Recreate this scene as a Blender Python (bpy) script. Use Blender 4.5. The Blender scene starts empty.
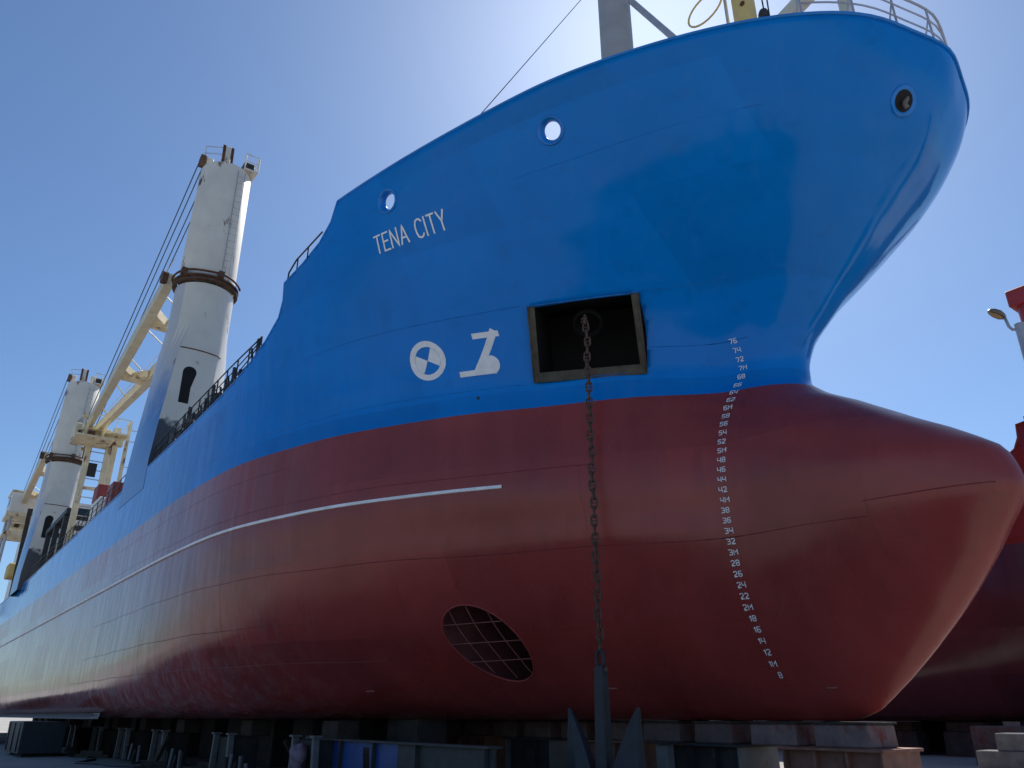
import bpy, bmesh, math, random
import numpy as np
from mathutils import Vector, Matrix
random.seed(7)
SC = bpy.context.scene
COL = SC.collection
R = math.radians
K = 1.5                                   # height of the keel above the yard

# ---------------------------------------------------------------- camera, sky, sun
cam_d = bpy.data.cameras.new('camera'); cam = bpy.data.objects.new('camera', cam_d); COL.objects.link(cam)
cam_d.sensor_fit = 'HORIZONTAL'; cam_d.sensor_width = 36.0; cam_d.lens = 36.0*770/1024
cam_d.clip_start = .1; cam_d.clip_end = 9000
PITCH, YAW = 0.4059884, 0.6498868
fwd = Vector((-math.cos(YAW)*math.cos(PITCH), math.sin(YAW)*math.cos(PITCH), math.sin(PITCH)))
cam.location = (9.2, -14.1, K+.1); cam.rotation_euler = fwd.to_track_quat('-Z', 'Y').to_euler()
SC.camera = cam

SUN = Vector((-0.474, 0.586, 0.829)).normalized()      # towards the sun
world = bpy.data.worlds.new('World'); SC.world = world; world.use_nodes = True
wn = world.node_tree.nodes; wl = world.node_tree.links
bg = wn['Background']; sky = wn.new('ShaderNodeTexSky'); sky.sky_type = 'NISHITA'
sky.sun_disc = False; sky.sun_elevation = math.asin(SUN.z); sky.sun_rotation = math.atan2(SUN.x, SUN.y)
sky.air_density = 1.0; sky.dust_density = .6; sky.ozone_density = 6.0; sky.altitude = 0
wb = wn.new('ShaderNodeMix'); wb.data_type = 'RGBA'; wb.blend_type = 'MULTIPLY'; wb.inputs['Factor'].default_value = 1; wb.inputs['B'].default_value = (.89, .99, 1.05, 1)   # daylight white balance
wl.new(sky.outputs[0], wb.inputs['A']); wl.new(wb.outputs['Result'], bg.inputs[0]); bg.inputs[1].default_value = .081
sd = bpy.data.lights.new('sun', 'SUN'); sd.energy = 4.8; sd.angle = R(.53); sd.color = (1, .95, .87)
sun = bpy.data.objects.new('sun', sd); COL.objects.link(sun); sun.rotation_euler = SUN.to_track_quat('Z', 'Y').to_euler()
vs = SC.view_settings; vs.view_transform = 'Standard'; vs.look = 'None'; vs.gamma = 1; vs.use_curve_mapping = False
vs.exposure = 0.48

# ---------------------------------------------------------------- materials
def mat(name, col, rough=.6, metal=0., var=.12, scale=3., bump=.0, bscale=20., rust=0., rscale=2.5, spec=.5, rustcol=(.16,.055,.02)):
    m = bpy.data.materials.new(name); m.use_nodes = True; t = m.node_tree; n = t.nodes; l = t.links
    b = n['Principled BSDF']; b.inputs['Roughness'].default_value = rough; b.inputs['Metallic'].default_value = metal
    b.inputs['Specular IOR Level'].default_value = spec
    tc = n.new('ShaderNodeTexCoord')
    nz = n.new('ShaderNodeTexNoise'); nz.inputs['Scale'].default_value = scale; nz.inputs['Detail'].default_value = 6
    l.new(tc.outputs['Object'], nz.inputs['Vector'])
    cr = n.new('ShaderNodeMix'); cr.data_type = 'RGBA'
    cr.inputs['A'].default_value = (*[c*(1-var) for c in col], 1); cr.inputs['B'].default_value = (*[min(1, c*(1+var)) for c in col], 1)
    mr = n.new('ShaderNodeMapRange'); mr.inputs[1].default_value = .3; mr.inputs[2].default_value = .7
    l.new(nz.outputs[0], mr.inputs[0]); l.new(mr.outputs[0], cr.inputs['Factor'])
    out = cr.outputs['Result']
    if rust > 0:
        n2 = n.new('ShaderNodeTexNoise'); n2.inputs['Scale'].default_value = rscale; n2.inputs['Detail'].default_value = 9; n2.inputs['Roughness'].default_value = .65
        mp = n.new('ShaderNodeMapping'); mp.inputs['Scale'].default_value = (1, 1, .45); l.new(tc.outputs['Object'], mp.inputs[0]); l.new(mp.outputs[0], n2.inputs[0])
        m2 = n.new('ShaderNodeMapRange'); m2.inputs[1].default_value = .72-rust*.3; m2.inputs[2].default_value = .8-rust*.3
        l.new(n2.outputs[0], m2.inputs[0])
        c2 = n.new('ShaderNodeMix'); c2.data_type = 'RGBA'; c2.inputs['B'].default_value = (*rustcol, 1)
        l.new(m2.outputs[0], c2.inputs['Factor']); l.new(out, c2.inputs['A']); out = c2.outputs['Result']
    l.new(out, b.inputs['Base Color'])
    if bump > 0:
        n3 = n.new('ShaderNodeTexNoise'); n3.inputs['Scale'].default_value = bscale; n3.inputs['Detail'].default_value = 5; l.new(tc.outputs['Object'], n3.inputs[0])
        bp = n.new('ShaderNodeBump'); bp.inputs['Strength'].default_value = bump; bp.inputs['Distance'].default_value = .03
        l.new(n3.outputs[0], bp.inputs['Height']); l.new(bp.outputs[0], b.inputs['Normal'])
    return m

class NT:
    """small node-graph helper"""
    def __init__(s, name):
        s.m = bpy.data.materials.new(name); s.m.use_nodes = True; s.n = s.m.node_tree.nodes; s.l = s.m.node_tree.links; s.b = s.n['Principled BSDF']
        s.tc = s.n.new('ShaderNodeTexCoord').outputs['Object']
        sp = s.n.new('ShaderNodeSeparateXYZ'); s.l.new(s.tc, sp.inputs[0]); s.x, s.y, s.z = sp.outputs
    def put(s, v, sock):
        if isinstance(v, (int, float)): sock.default_value = v
        elif isinstance(v, tuple): sock.default_value = v if len(v) == 4 else (*v, 1)
        else: s.l.new(v, sock)
    def math(s, op, a, b=0.):
        q = s.n.new('ShaderNodeMath'); q.operation = op; s.put(a, q.inputs[0]); s.put(b, q.inputs[1]); return q.outputs[0]
    def noise(s, scale, stretch=(1, 1, 1), detail=5, rough=.55):
        mp = s.n.new('ShaderNodeMapping'); mp.inputs['Scale'].default_value = stretch; s.l.new(s.tc, mp.inputs[0])
        q = s.n.new('ShaderNodeTexNoise'); q.inputs['Scale'].default_value = scale; q.inputs['Detail'].default_value = detail; q.inputs['Roughness'].default_value = rough
        s.l.new(mp.outputs[0], q.inputs[0]); return q.outputs[0]
    def ramp(s, v, a, b, lo=0., hi=1.):
        q = s.n.new('ShaderNodeMapRange'); s.put(v, q.inputs[0]); q.inputs[1].default_value = a; q.inputs[2].default_value = b; q.inputs[3].default_value = lo; q.inputs[4].default_value = hi; return q.outputs[0]
    def mix(s, f, a, b):
        q = s.n.new('ShaderNodeMix'); q.data_type = 'RGBA'; s.put(f, q.inputs['Factor']); s.put(a, q.inputs['A']); s.put(b, q.inputs['B']); return q.outputs['Result']
    def bright(s, c, f):
        q = s.n.new('ShaderNodeHueSaturation'); s.put(c, q.inputs['Color']); s.put(f, q.inputs['Value']); return q.outputs[0]
    def bump(s, h, strength, dist, prev=None):
        q = s.n.new('ShaderNodeBump'); q.inputs['Strength'].default_value = strength; q.inputs['Distance'].default_value = dist; s.put(h, q.inputs['Height'])
        if prev is not None: s.l.new(prev, q.inputs['Normal'])
        return q.outputs[0]

def hull_material(name, blue, red, zline, chalk_sheen=1.):
    t = NT(name)
    edge = t.math('ADD', t.z, t.ramp(t.noise(9, detail=3), .3, .7, -.005, .005))
    above = t.math('GREATER_THAN', edge, zline)
    # shell plates: each strake and butt its own slightly different coat
    plate = t.n.new('ShaderNodeTexBrick'); cv = t.n.new('ShaderNodeCombineXYZ'); t.put(t.x, cv.inputs[0]); t.put(t.z, cv.inputs[1])
    t.l.new(cv.outputs[0], plate.inputs['Vector']); plate.inputs['Scale'].default_value = 1; plate.inputs['Mortar Size'].default_value = 0
    plate.inputs['Brick Width'].default_value = 5.2; plate.inputs['Row Height'].default_value = 1.72; plate.inputs['Bias'].default_value = 0
    plate.inputs['Color1'].default_value = (0, 0, 0, 1); plate.inputs['Color2'].default_value = (1, 1, 1, 1)
    pv = t.n.new('ShaderNodeSeparateColor'); t.l.new(plate.outputs[0], pv.inputs[0]); pv = pv.outputs[0]
    big = t.noise(.55, (1, 1, .8), 5)
    b1 = t.mix(t.ramp(big, .35, .66), tuple(c*.94 for c in blue), tuple(min(1, c*1.05) for c in blue))
    # touch-up rolled on in blotches
    tb = t.math('MULTIPLY', t.ramp(t.noise(1.9, (1, 1, 1.3), 4, .5), .58, .68), .20)
    b1 = t.mix(tb, b1, tuple(c*.60 for c in blue))
    tl = t.math('MULTIPLY', t.ramp(t.noise(.9, (1, 1, 2.2), 5, .6), .60, .72), .18)
    b1 = t.mix(tl, b1, (blue[0]+.035, blue[1]*1.25, blue[2]*1.08))
    sb = t.math('MULTIPLY', t.ramp(t.noise(3.0, (1., 1., .07), 6, .6), .54, .74), .10)
    b1 = t.mix(sb, b1, (.10, .27, .62))
    sc = t.math('MULTIPLY', t.ramp(t.noise(7.5, (.25, .25, 1.6), 8, .75), .64, .70), .12)
    b1 = t.mix(sc, b1, (.03, .10, .26))
    r1 = t.mix(t.ramp(big, .35, .66), tuple(c*.86 for c in red), tuple(c*1.14 for c in red))
    st = t.math('MULTIPLY', t.ramp(t.noise(2.2, (1.0, 1.0, .1), 7, .6), .5, .72), .30)
    r1 = t.mix(st, r1, (red[0]*1.2, red[1]*1.7, red[2]*1.9))
    st2 = t.math('MULTIPLY', t.ramp(t.noise(3.4, (1.2, 1.2, .08), 6, .6), .56, .72), .32)
    r1 = t.mix(st2, r1, tuple(c*.55 for c in red))
    # dried salt and dust runs, made paler aft to stand in for sky sheen
    aft = t.ramp(t.x, -8., -20., .0, chalk_sheen)
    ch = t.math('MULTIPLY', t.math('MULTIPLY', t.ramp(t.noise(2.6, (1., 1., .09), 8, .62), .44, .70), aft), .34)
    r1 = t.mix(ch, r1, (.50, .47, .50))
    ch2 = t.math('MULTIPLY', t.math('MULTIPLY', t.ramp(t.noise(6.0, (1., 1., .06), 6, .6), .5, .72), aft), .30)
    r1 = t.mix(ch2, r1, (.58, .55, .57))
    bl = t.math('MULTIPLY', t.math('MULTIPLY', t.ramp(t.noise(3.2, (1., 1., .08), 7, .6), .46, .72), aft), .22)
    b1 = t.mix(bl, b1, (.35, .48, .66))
    c = t.mix(above, r1, b1)
    c = t.bright(c, t.ramp(pv, 0, 1, .89, 1.08))
    t.l.new(c, t.b.inputs['Base Color'])
    ro = t.math('ADD', t.ramp(t.noise(1.6, (1, 1, .35), 6), .3, .7, .05, .13), t.math('MULTIPLY', t.math('SUBTRACT', 1., above), t.ramp(t.x, -6., -16., .20, .08)))
    t.l.new(t.math('ADD', ro, t.ramp(pv, 0, 1, -.03, .05)), t.b.inputs['Roughness'])
    t.l.new(t.ramp(above, 0, 1, .5, .20), t.b.inputs['Specular IOR Level'])
    # plating pulled in between frames, then fine roller texture
    w = t.noise(.75, (1, 1, 1), 2, .5)
    fr = t.math('SINE', t.math('MULTIPLY', t.x, 2*math.pi/.7))
    w2 = t.math('ADD', w, t.math('MULTIPLY', fr, .035))
    n1 = t.bump(w2, .5, .05)
    n2 = t.bump(t.noise(38, detail=3), .06, .01, n1)
    t.l.new(n2, t.b.inputs['Normal'])
    return t.m

BLUE = (.0005, .203, .65); RED = (.285, .040, .033)
M = {}
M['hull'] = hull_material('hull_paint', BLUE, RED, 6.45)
M['hull2'] = hull_material('second_hull_paint', (.25, .024, .018), (.10, .020, .022), 6.6, 0.)
M['blue'] = mat('blue_paint', BLUE, .3, var=.15, scale=2, bump=.1)
M['red'] = mat('red_paint', RED, .45, var=.2, scale=2, bump=.1)
M['mark'] = mat('white_lettering', (.88, .88, .88), .5, var=.08, scale=8)
M['whitebar'] = mat('white_bar', (.90, .90, .92), .45, var=.1, scale=4)
M['white'] = mat('tower_white', (.74, .70, .60), .5, var=.10, scale=.8, rust=.44, rscale=1.6, bump=.08, bscale=3)
M['cream'] = mat('cream_steel', (.74, .66, .45), .5, var=.15, scale=1.5, rust=.52, rscale=1.6)
M['creamclean'] = mat('cream_davit', (.66, .61, .45), .5, var=.12, scale=2, rust=.3)
M['yellow'] = mat('yellow_post', (.68, .50, .17), .5, var=.12, scale=2, rust=.3)
M['rust'] = mat('rusty_steel', (.12, .045, .022), .85, var=.5, scale=6, bump=.4, bscale=30)
M['ringrust'] = mat('ring_rust', (.10, .055, .035), .8, var=.5, scale=4, bump=.3)
M['dark'] = mat('dark_steel', (.022, .024, .028), .55, var=.3, scale=3, bump=.1)
M['black'] = mat('black_rail', (.012, .013, .016), .5, var=.2)
M['grey'] = mat('mast_grey', (.34, .35, .36), .5, var=.10, scale=1.2, bump=.05)
M['galv'] = mat('galvanised', (.42, .43, .45), .45, metal=.3, var=.12)
M['pocket'] = mat('pocket_frame', (.085, .07, .045), .7, var=.35, scale=5, rust=.45, bump=.2)
M['pocketin'] = mat('pocket_inside', (.004, .0045, .006), .8, var=.3)  # near-black colour stands in for deep shade inside the pocket and openings
M['chain'] = mat('chain_steel', (.10, .058, .042), .8, var=.5, scale=10, bump=.3, rust=.4)
M['anchor'] = mat('anchor_steel', (.021, .025, .033), .55, var=.25, scale=4, bump=.25, bscale=12, rust=.2)
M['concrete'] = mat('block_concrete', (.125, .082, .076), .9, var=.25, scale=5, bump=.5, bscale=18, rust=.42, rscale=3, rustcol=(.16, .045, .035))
M['concgrey'] = mat('grey_concrete', (.14, .14, .145), .9, var=.25, scale=4, bump=.5, bscale=18)
M['timber'] = mat('timber', (.04, .03, .024), .85, var=.4, scale=7, bump=.4)
M['stool'] = mat('stool_rust', (.17, .075, .05), .75, var=.3, scale=3, bump=.2, rust=.38)
M['stooldark'] = mat('stool_dark', (.03, .027, .027), .75, var=.4, scale=3, bump=.2, rust=.4)
M['plate'] = mat('pale_plate', (.15, .145, .145), .6, var=.2, scale=4, rust=.3)
M['girderblue'] = mat('girder_blue', (.012, .06, .24), .5, var=.2, scale=3, rust=.2)
M['girder'] = mat('girder_grey', (.05, .048, .048), .65, var=.3, scale=3, rust=.35)
M['bag'] = mat('bag_cloth', (.24, .17, .21), .8, var=.25, scale=9, bump=.6, bscale=9)
M['hatch'] = mat('hatch_grey', (.10, .105, .115), .6, var=.2, scale=2)
M['deck'] = mat('deck_paint', (.14, .06, .045), .8, var=.25)
M['house'] = mat('house_white', (.74, .73, .70), .5, var=.06, scale=1, rust=.15)
M['glass'] = mat('dark_glass', (.015, .018, .022), .1, var=.1)
M['redbox'] = mat('red_box', (.26, .035, .035), .5, var=.15)
M['cable'] = mat('wire_rope', (.03, .04, .06), .5, var=.2)
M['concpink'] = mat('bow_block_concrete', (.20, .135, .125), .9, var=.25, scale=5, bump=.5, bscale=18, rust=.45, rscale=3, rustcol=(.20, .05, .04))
M['stoolbow'] = mat('bow_stool_rust', (.25, .11, .075), .75, var=.3, scale=3, bump=.2, rust=.38)
M['seamred'] = mat('seam_red', (.17, .021, .02), .45, var=.3, scale=6)
M['seamblue'] = mat('seam_blue', (.001, .15, .48), .35, var=.4, scale=6)
M['tunnel'] = mat('tunnel_red', (.10, .022, .022), .8, var=.3)
M['gridbar'] = mat('grid_bar', (.26, .085, .078), .6, var=.3, scale=6)
M['lamp'] = mat('lamp_head', (.16, .13, .10), .4, var=.1)
M['lampglass'] = mat('lamp_lens', (.38, .24, .08), .25, var=.15)

def tower_paint():
    t = NT('pedestal_paint')
    nz = t.noise(1.2, detail=6)
    zz = t.math('ADD', t.z, t.ramp(nz, .2, .8, -.7, .7))
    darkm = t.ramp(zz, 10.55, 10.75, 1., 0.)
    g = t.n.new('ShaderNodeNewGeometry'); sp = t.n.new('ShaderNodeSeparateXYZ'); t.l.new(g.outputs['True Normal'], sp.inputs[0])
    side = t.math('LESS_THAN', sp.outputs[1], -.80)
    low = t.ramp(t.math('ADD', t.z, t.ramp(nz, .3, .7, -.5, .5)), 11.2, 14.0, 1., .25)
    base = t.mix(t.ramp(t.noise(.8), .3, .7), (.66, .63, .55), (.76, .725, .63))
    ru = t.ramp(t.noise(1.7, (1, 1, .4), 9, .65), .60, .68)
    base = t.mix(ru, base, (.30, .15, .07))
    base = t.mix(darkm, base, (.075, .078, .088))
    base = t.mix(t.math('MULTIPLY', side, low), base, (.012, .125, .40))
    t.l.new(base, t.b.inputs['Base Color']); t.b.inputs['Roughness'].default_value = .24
    t.l.new(t.bump(t.noise(1.2), .25, .05), t.b.inputs['Normal'])
    return t.m
M['pedestal'] = tower_paint()

def ground_paint():
    t = NT('yard_ground')
    a = t.noise(.12, detail=8, rough=.6); b = t.noise(2.5, detail=8, rough=.7); s = t.noise(.5, detail=6)
    c = t.mix(t.ramp(a, .3, .7), (.25, .24, .225), (.38, .365, .34))
    c = t.mix(t.math('MULTIPLY', t.ramp(b, .45, .7), .4), c, (.16, .155, .15))
    c = t.mix(t.ramp(s, .60, .72), c, (.22, .19, .17))
    t.l.new(c, t.b.inputs['Base Color']); t.b.inputs['Roughness'].default_value = .9
    t.l.new(t.bump(t.noise(14, detail=8, rough=.7), .5, .03), t.b.inputs['Normal'])
    return t.m
M['ground'] = ground_paint()

# ---------------------------------------------------------------- mesh helpers
class MB:
    def __init__(s): s.v = []; s.f = []
    def add(s, vs, fs):
        o = len(s.v); s.v += [tuple(p) for p in vs]; s.f += [tuple(i+o for i in f) for f in fs]; return s
    def box(s, a, b, taper=1.):
        x0, y0, z0 = a; x1, y1, z1 = b; cx, cy = (x0+x1)/2, (y0+y1)/2
        q = lambda x, y: (cx+(x-cx)*taper, cy+(y-cy)*taper)
        vs = [(x0, y0, z0), (x1, y0, z0), (x1, y1, z0), (x0, y1, z0)] + [(*q(x, y), z1) for x, y in ((x0, y0), (x1, y0), (x1, y1), (x0, y1))]
        return s.add(vs, [(0, 3, 2, 1), (4, 5, 6, 7), (0, 1, 5, 4), (1, 2, 6, 5), (2, 3, 7, 6), (3, 0, 4, 7)])
    def tube(s, pts, r, n=8, cap=True):
        pts = [Vector(p) for p in pts]; rr = r if isinstance(r, (list, tuple)) else [r]*len(pts)
        up = None; rings = []
        for i, p in enumerate(pts):
            d = (pts[min(i+1, len(pts)-1)]-pts[max(i-1, 0)]).normalized()
            if up is None: up = Vector((0, 0, 1)) if abs(d.z) < .9 else Vector((1, 0, 0))
            a = d.cross(up).normalized(); b = a.cross(d).normalized(); up = b
            rings.append([p+(a*math.cos(2*math.pi*k/n)+b*math.sin(2*math.pi*k/n))*rr[i] for k in range(n)])
        vs = [q for g in rings for q in g]; fs = []
        for i in range(len(rings)-1):
            for k in range(n): fs.append((i*n+k, i*n+(k+1) % n, (i+1)*n+(k+1) % n, (i+1)*n+k))
        if cap: fs += [tuple(range(n))[::-1], tuple((len(rings)-1)*n+k for k in range(n))]
        return s.add(vs, fs)
    def bar(s, p, q, w, h, up=(0, 0, 1)):
        p, q = Vector(p), Vector(q); d = (q-p).normalized(); u = Vector(up)
        a = d.cross(u); a = a.normalized() if a.length > 1e-4 else Vector((1, 0, 0)); b = a.cross(d).normalized()
        vs = [o+a*(sx*w/2)+b*(sy*h/2) for o in (p, q) for sx, sy in ((-1, -1), (1, -1), (1, 1), (-1, 1))]
        return s.add(vs, [(0, 1, 2, 3), (7, 6, 5, 4), (0, 4, 5, 1), (1, 5, 6, 2), (2, 6, 7, 3), (3, 7, 4, 0)])
    def prism(s, poly, y0, y1):          # polygon in x,z extruded along y
        n = len(poly); vs = [(x, y0, z) for x, z in poly]+[(x, y1, z) for x, z in poly]
        return s.add(vs, [tuple(range(n)), tuple(range(2*n-1, n-1, -1))]+[(i, i+n, (i+1) % n+n, (i+1) % n) for i in range(n)])
    def lathe(s, prof, origin, axis, n=32, closed=False):
        ax = Vector(axis).normalized(); a = ax.orthogonal().normalized(); b = ax.cross(a); o = Vector(origin)
        vs = [o+ax*h+(a*math.cos(2*math.pi*k/n)+b*math.sin(2*math.pi*k/n))*r for r, h in prof for k in range(n)]
        fs = [(i*n+k, i*n+(k+1) % n, (i+1)*n+(k+1) % n, (i+1)*n+k) for i in range(len(prof)-1) for k in range(n)]
        return s.add(vs, fs)
    def build(s, name, m, parent=None, smooth=False, bevel=0., recalc=True):
        me = bpy.data.meshes.new(name); me.from_pydata(s.v, [], s.f)
        if recalc or bevel:
            bm = bmesh.new(); bm.from_mesh(me)
            if bevel: bmesh.ops.bevel(bm, geom=bm.edges[:], offset=bevel, segments=1, affect='EDGES', clamp_overlap=True)
            bmesh.ops.recalc_face_normals(bm, faces=bm.faces[:]); bm.to_mesh(me); bm.free()
        me.materials.append(m)
        if smooth: me.shade_smooth() if smooth is True else None
        o = bpy.data.objects.new(name, me); COL.objects.link(o)
        if parent is not None: o.parent = parent
        return o
def thing(name, label, cat, loc=(0, 0, 0), rz=0., group=None):
    o = bpy.data.objects.new(name, None); COL.objects.link(o); o.location = loc; o.rotation_euler = (0, 0, rz); return tag(o, label, cat, group)
def tag(o, label, cat, group=None):
    o['label'] = label; o['category'] = cat
    if group: o['group'] = group
    return o
def struct(o): o['kind'] = 'structure'; return o
def dup(src, parent=None, loc=None):
    o = src.copy(); COL.objects.link(o)
    if parent is not None: o.parent = parent
    if loc is not None: o.location = loc
    for ch in [c for c in src.children]: dup(ch, o)
    return o
def smooth_by_angle(o, ang=40):
    me = o.data; me.shade_smooth()
    try: me.set_sharp_from_angle(angle=R(ang))
    except Exception: pass
    return o
ORD = ['first', 'second', 'third', 'fourth', 'fifth', 'sixth', 'seventh', 'eighth', 'ninth', 'tenth', 'eleventh', 'twelfth', 'thirteenth', 'fourteenth', 'fifteenth', 'sixteenth', 'seventeenth', 'eighteenth', 'nineteenth', 'twentieth', 'twenty-first', 'twenty-second', 'twenty-third', 'twenty-fourth']

# ---------------------------------------------------------------- ground
g = MB().add([(-3000, -3000, 0), (3000, -3000, 0), (3000, 3000, 0), (-3000, 3000, 0)], [(0, 1, 2, 3)]).build('ground', M['ground']); struct(g)

# ---------------------------------------------------------------- hull lines
ST=[0,-1.4,-3,-4.5,-6.2,-7.7,-9.2,-11.5,-14.6,-18,-24,-30]
# z: (stem_x, nose exponent, half breadths at ST)
LV=[
(0.0, 0.9,2.0,[.10,.22,.50,.95,1.7,2.5,3.4,4.6,5.7,6.4,6.75,6.8]),
(0.15,1.35,2.0,[.24,.45,.85,1.5,2.4,3.25,4.15,5.35,6.4,7.0,7.3,7.35]),
(0.4, 1.70,1.7,[.42,.72,1.25,2.0,3.0,3.9,4.8,5.9,6.85,7.42,7.68,7.72]),
(1.0, 2.42,1.5,[.80,1.25,1.95,2.8,3.9,4.8,5.6,6.6,7.4,7.82,7.98,8.0]),
(2.0, 3.42,1.45,[1.25,1.95,2.85,3.8,4.95,5.8,6.5,7.3,7.82,8.02,8.05,8.05]),
(3.0, 4.20,1.45,[1.58,2.45,3.45,4.4,5.5,6.28,6.9,7.55,7.92,8.05,8.05,8.05]),
(3.6, 4.56,1.5,[1.70,2.65,3.7,4.65,5.72,6.45,7.02,7.62,7.95,8.05,8.05,8.05]),
(4.2, 4.42,1.6,[1.78,2.75,3.85,4.85,5.85,6.58,7.1,7.68,7.96,8.05,8.05,8.05]),
(4.6, 3.97,1.55,[1.80,2.78,3.9,4.92,5.9,6.62,7.13,7.7,7.97,8.05,8.05,8.05]),
(5.2, 3.05,1.6,[1.72,2.74,3.88,4.92,5.9,6.63,7.13,7.71,7.97,8.05,8.05,8.05]),
(5.8, 2.15,1.4,[1.50,2.64,3.8,4.88,5.87,6.62,7.13,7.71,7.97,8.05,8.05,8.05]),
(6.3, 1.36,1.3,[1.26,2.53,3.72,4.85,5.85,6.61,7.12,7.71,7.97,8.05,8.05,8.05]),
(6.7, 1.02,1.4,[1.02,2.44,3.68,4.85,5.85,6.61,7.13,7.71,7.97,8.05,8.05,8.05]),
(7.0, 1.02,1.5,[1.00,2.44,3.70,4.88,5.88,6.64,7.15,7.72,7.98,8.05,8.05,8.05]),
(7.6, 1.20,1.5,[1.20,2.62,3.88,5.02,6.0,6.75,7.22,7.75,7.98,8.05,8.05,8.05]),
(8.4, 1.90,1.4,[1.80,3.05,4.22,5.30,6.24,6.92,7.34,7.8,8.0,8.05,8.05,8.05]),
(9.2, 2.75,1.3,[2.70,3.74,4.75,5.70,6.53,7.12,7.48,7.87,8.02,8.05,8.05,8.05]),
(10.0,3.55,1.25,[3.62,4.48,5.32,6.10,6.83,7.32,7.62,7.93,8.03,8.05,8.05,8.05]),
(11.0,4.58,1.2,[4.60,5.28,5.94,6.56,7.14,7.54,7.77,7.99,8.05,8.05,8.05,8.05]),
(11.8,5.07,1.2,[5.25,5.84,6.40,6.90,7.36,7.68,7.86,8.02,8.05,8.05,8.05,8.05]),
(12.6,5.30,1.2,[5.86,6.36,6.82,7.20,7.56,7.80,7.93,8.05,8.05,8.05,8.05,8.05]),
]
def _tri(a,b,c,d):
    n=len(d); c=c.copy(); d=d.copy()
    c[0]/=b[0]; d[0]/=b[0]
    for i in range(1,n):
        m=b[i]-a[i]*c[i-1]
        if i<n-1: c[i]/=m
        d[i]=(d[i]-a[i]*d[i-1])/m
    for i in range(n-2,-1,-1): d[i]-=c[i]*d[i+1]
    return d
def nspline(t,y,q):
    n=len(t); h=np.diff(t)
    a=np.zeros(n);b=np.ones(n);c=np.zeros(n);d=np.zeros(n)
    a[1:-1]=h[:-1]; b[1:-1]=2*(h[:-1]+h[1:]); c[1:-1]=h[1:]
    d[1:-1]=6*((y[2:]-y[1:-1])/h[1:]-(y[1:-1]-y[:-2])/h[:-1])
    m=_tri(a,b,c,d)
    i=np.clip(np.searchsorted(t,q)-1,0,n-2); hh=h[i]; A=(t[i+1]-q)/hh; B=(q-t[i])/hh
    return A*y[i]+B*y[i+1]+((A**3-A)*m[i]+(B**3-B)*m[i+1])*hh*hh/6
def pchip(t,y,q):
    h=np.diff(t); s=np.diff(y)/h; d=np.zeros(len(t))
    for i in range(1,len(t)-1):
        if s[i-1]*s[i]>0:
            w1=2*h[i]+h[i-1]; w2=h[i]+2*h[i-1]; d[i]=(w1+w2)/(w1/s[i-1]+w2/s[i])
    d[0]=s[0]; d[-1]=s[-1]
    i=np.clip(np.searchsorted(t,q)-1,0,len(t)-2); hh=h[i]; u=(q-t[i])/hh
    return (2*u**3-3*u*u+1)*y[i]+(u**3-2*u*u+u)*hh*d[i]+(3*u*u-2*u**3)*y[i+1]+(u**3-u*u)*hh*d[i+1]
NU=90
def level_curve(xs,p,hb,w=0.):
    old=[(xs*q,hb[0]*np.sqrt(1-q**p)) for q in (.96,.85,.65,.35)]
    new=[(xs*(1-d),hb[0]*f) for f,d in ((.16,.035),(.32,.085),(.48,.19),(.72,.47))]
    pts=[(a[0]*(1-w)+b[0]*w,a[1]*(1-w)+b[1]*w) for a,b in zip(old,new)]
    # ease the nose into the first station
    pts=[(xs,0.0)]+pts+list(zip(ST,hb))
    P=np.array(pts,float); P2=np.concatenate([(P[1:]*[1,-1])[::-1],P])
    t=np.concatenate([[0],np.cumsum(np.hypot(*np.diff(P2,axis=0).T)**.7)])
    k=len(P)-1; t-=t[k]
    q=np.linspace(0,t[-1],600)
    X=nspline(t,P2[:,0],q); H=nspline(t,P2[:,1],q); H[0]=0
    L=np.concatenate([[0],np.cumsum(np.hypot(np.diff(X),np.diff(H)))]); L/=L[-1]
    u=np.linspace(0,1,NU)**1.35
    return np.interp(u,L,X),np.interp(u,L,H)
ZL=np.array([l[0] for l in LV])
CX=[];CH=[]
for z,xs,p,hb in LV:
    a,b=level_curve(xs,p,hb,min(1,max(0,(z-7.3)/1.0))); CX.append(a); CH.append(b)
CX=np.array(CX);CH=np.array(CH)
def waterline(z):
    z=min(max(z,0),12.6)
    x=np.array([pchip(ZL,CX[:,i],np.array([z]))[0] for i in range(NU)])
    h=np.array([pchip(ZL,CH[:,i],np.array([z]))[0] for i in range(NU)])
    return x,np.clip(h,0,8.05)
_ZT=np.linspace(0,12.6,316); _WT=None
def table():
    global _WT
    if _WT is None:
        X=np.stack([pchip(ZL,CX[:,i],_ZT) for i in range(NU)],1); H=np.clip(np.stack([pchip(ZL,CH[:,i],_ZT) for i in range(NU)],1),0,8.05)
        _WT=(X,H)
    return _WT
def hb(x,z):
    X,H=table(); f=min(max(z/12.6*315,0),314.999); i=int(f); f-=i
    def g(j):
        xx=X[j]; return np.interp(-x,-xx,H[j])
    return float(g(i)*(1-f)+g(i+1)*f)

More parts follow.
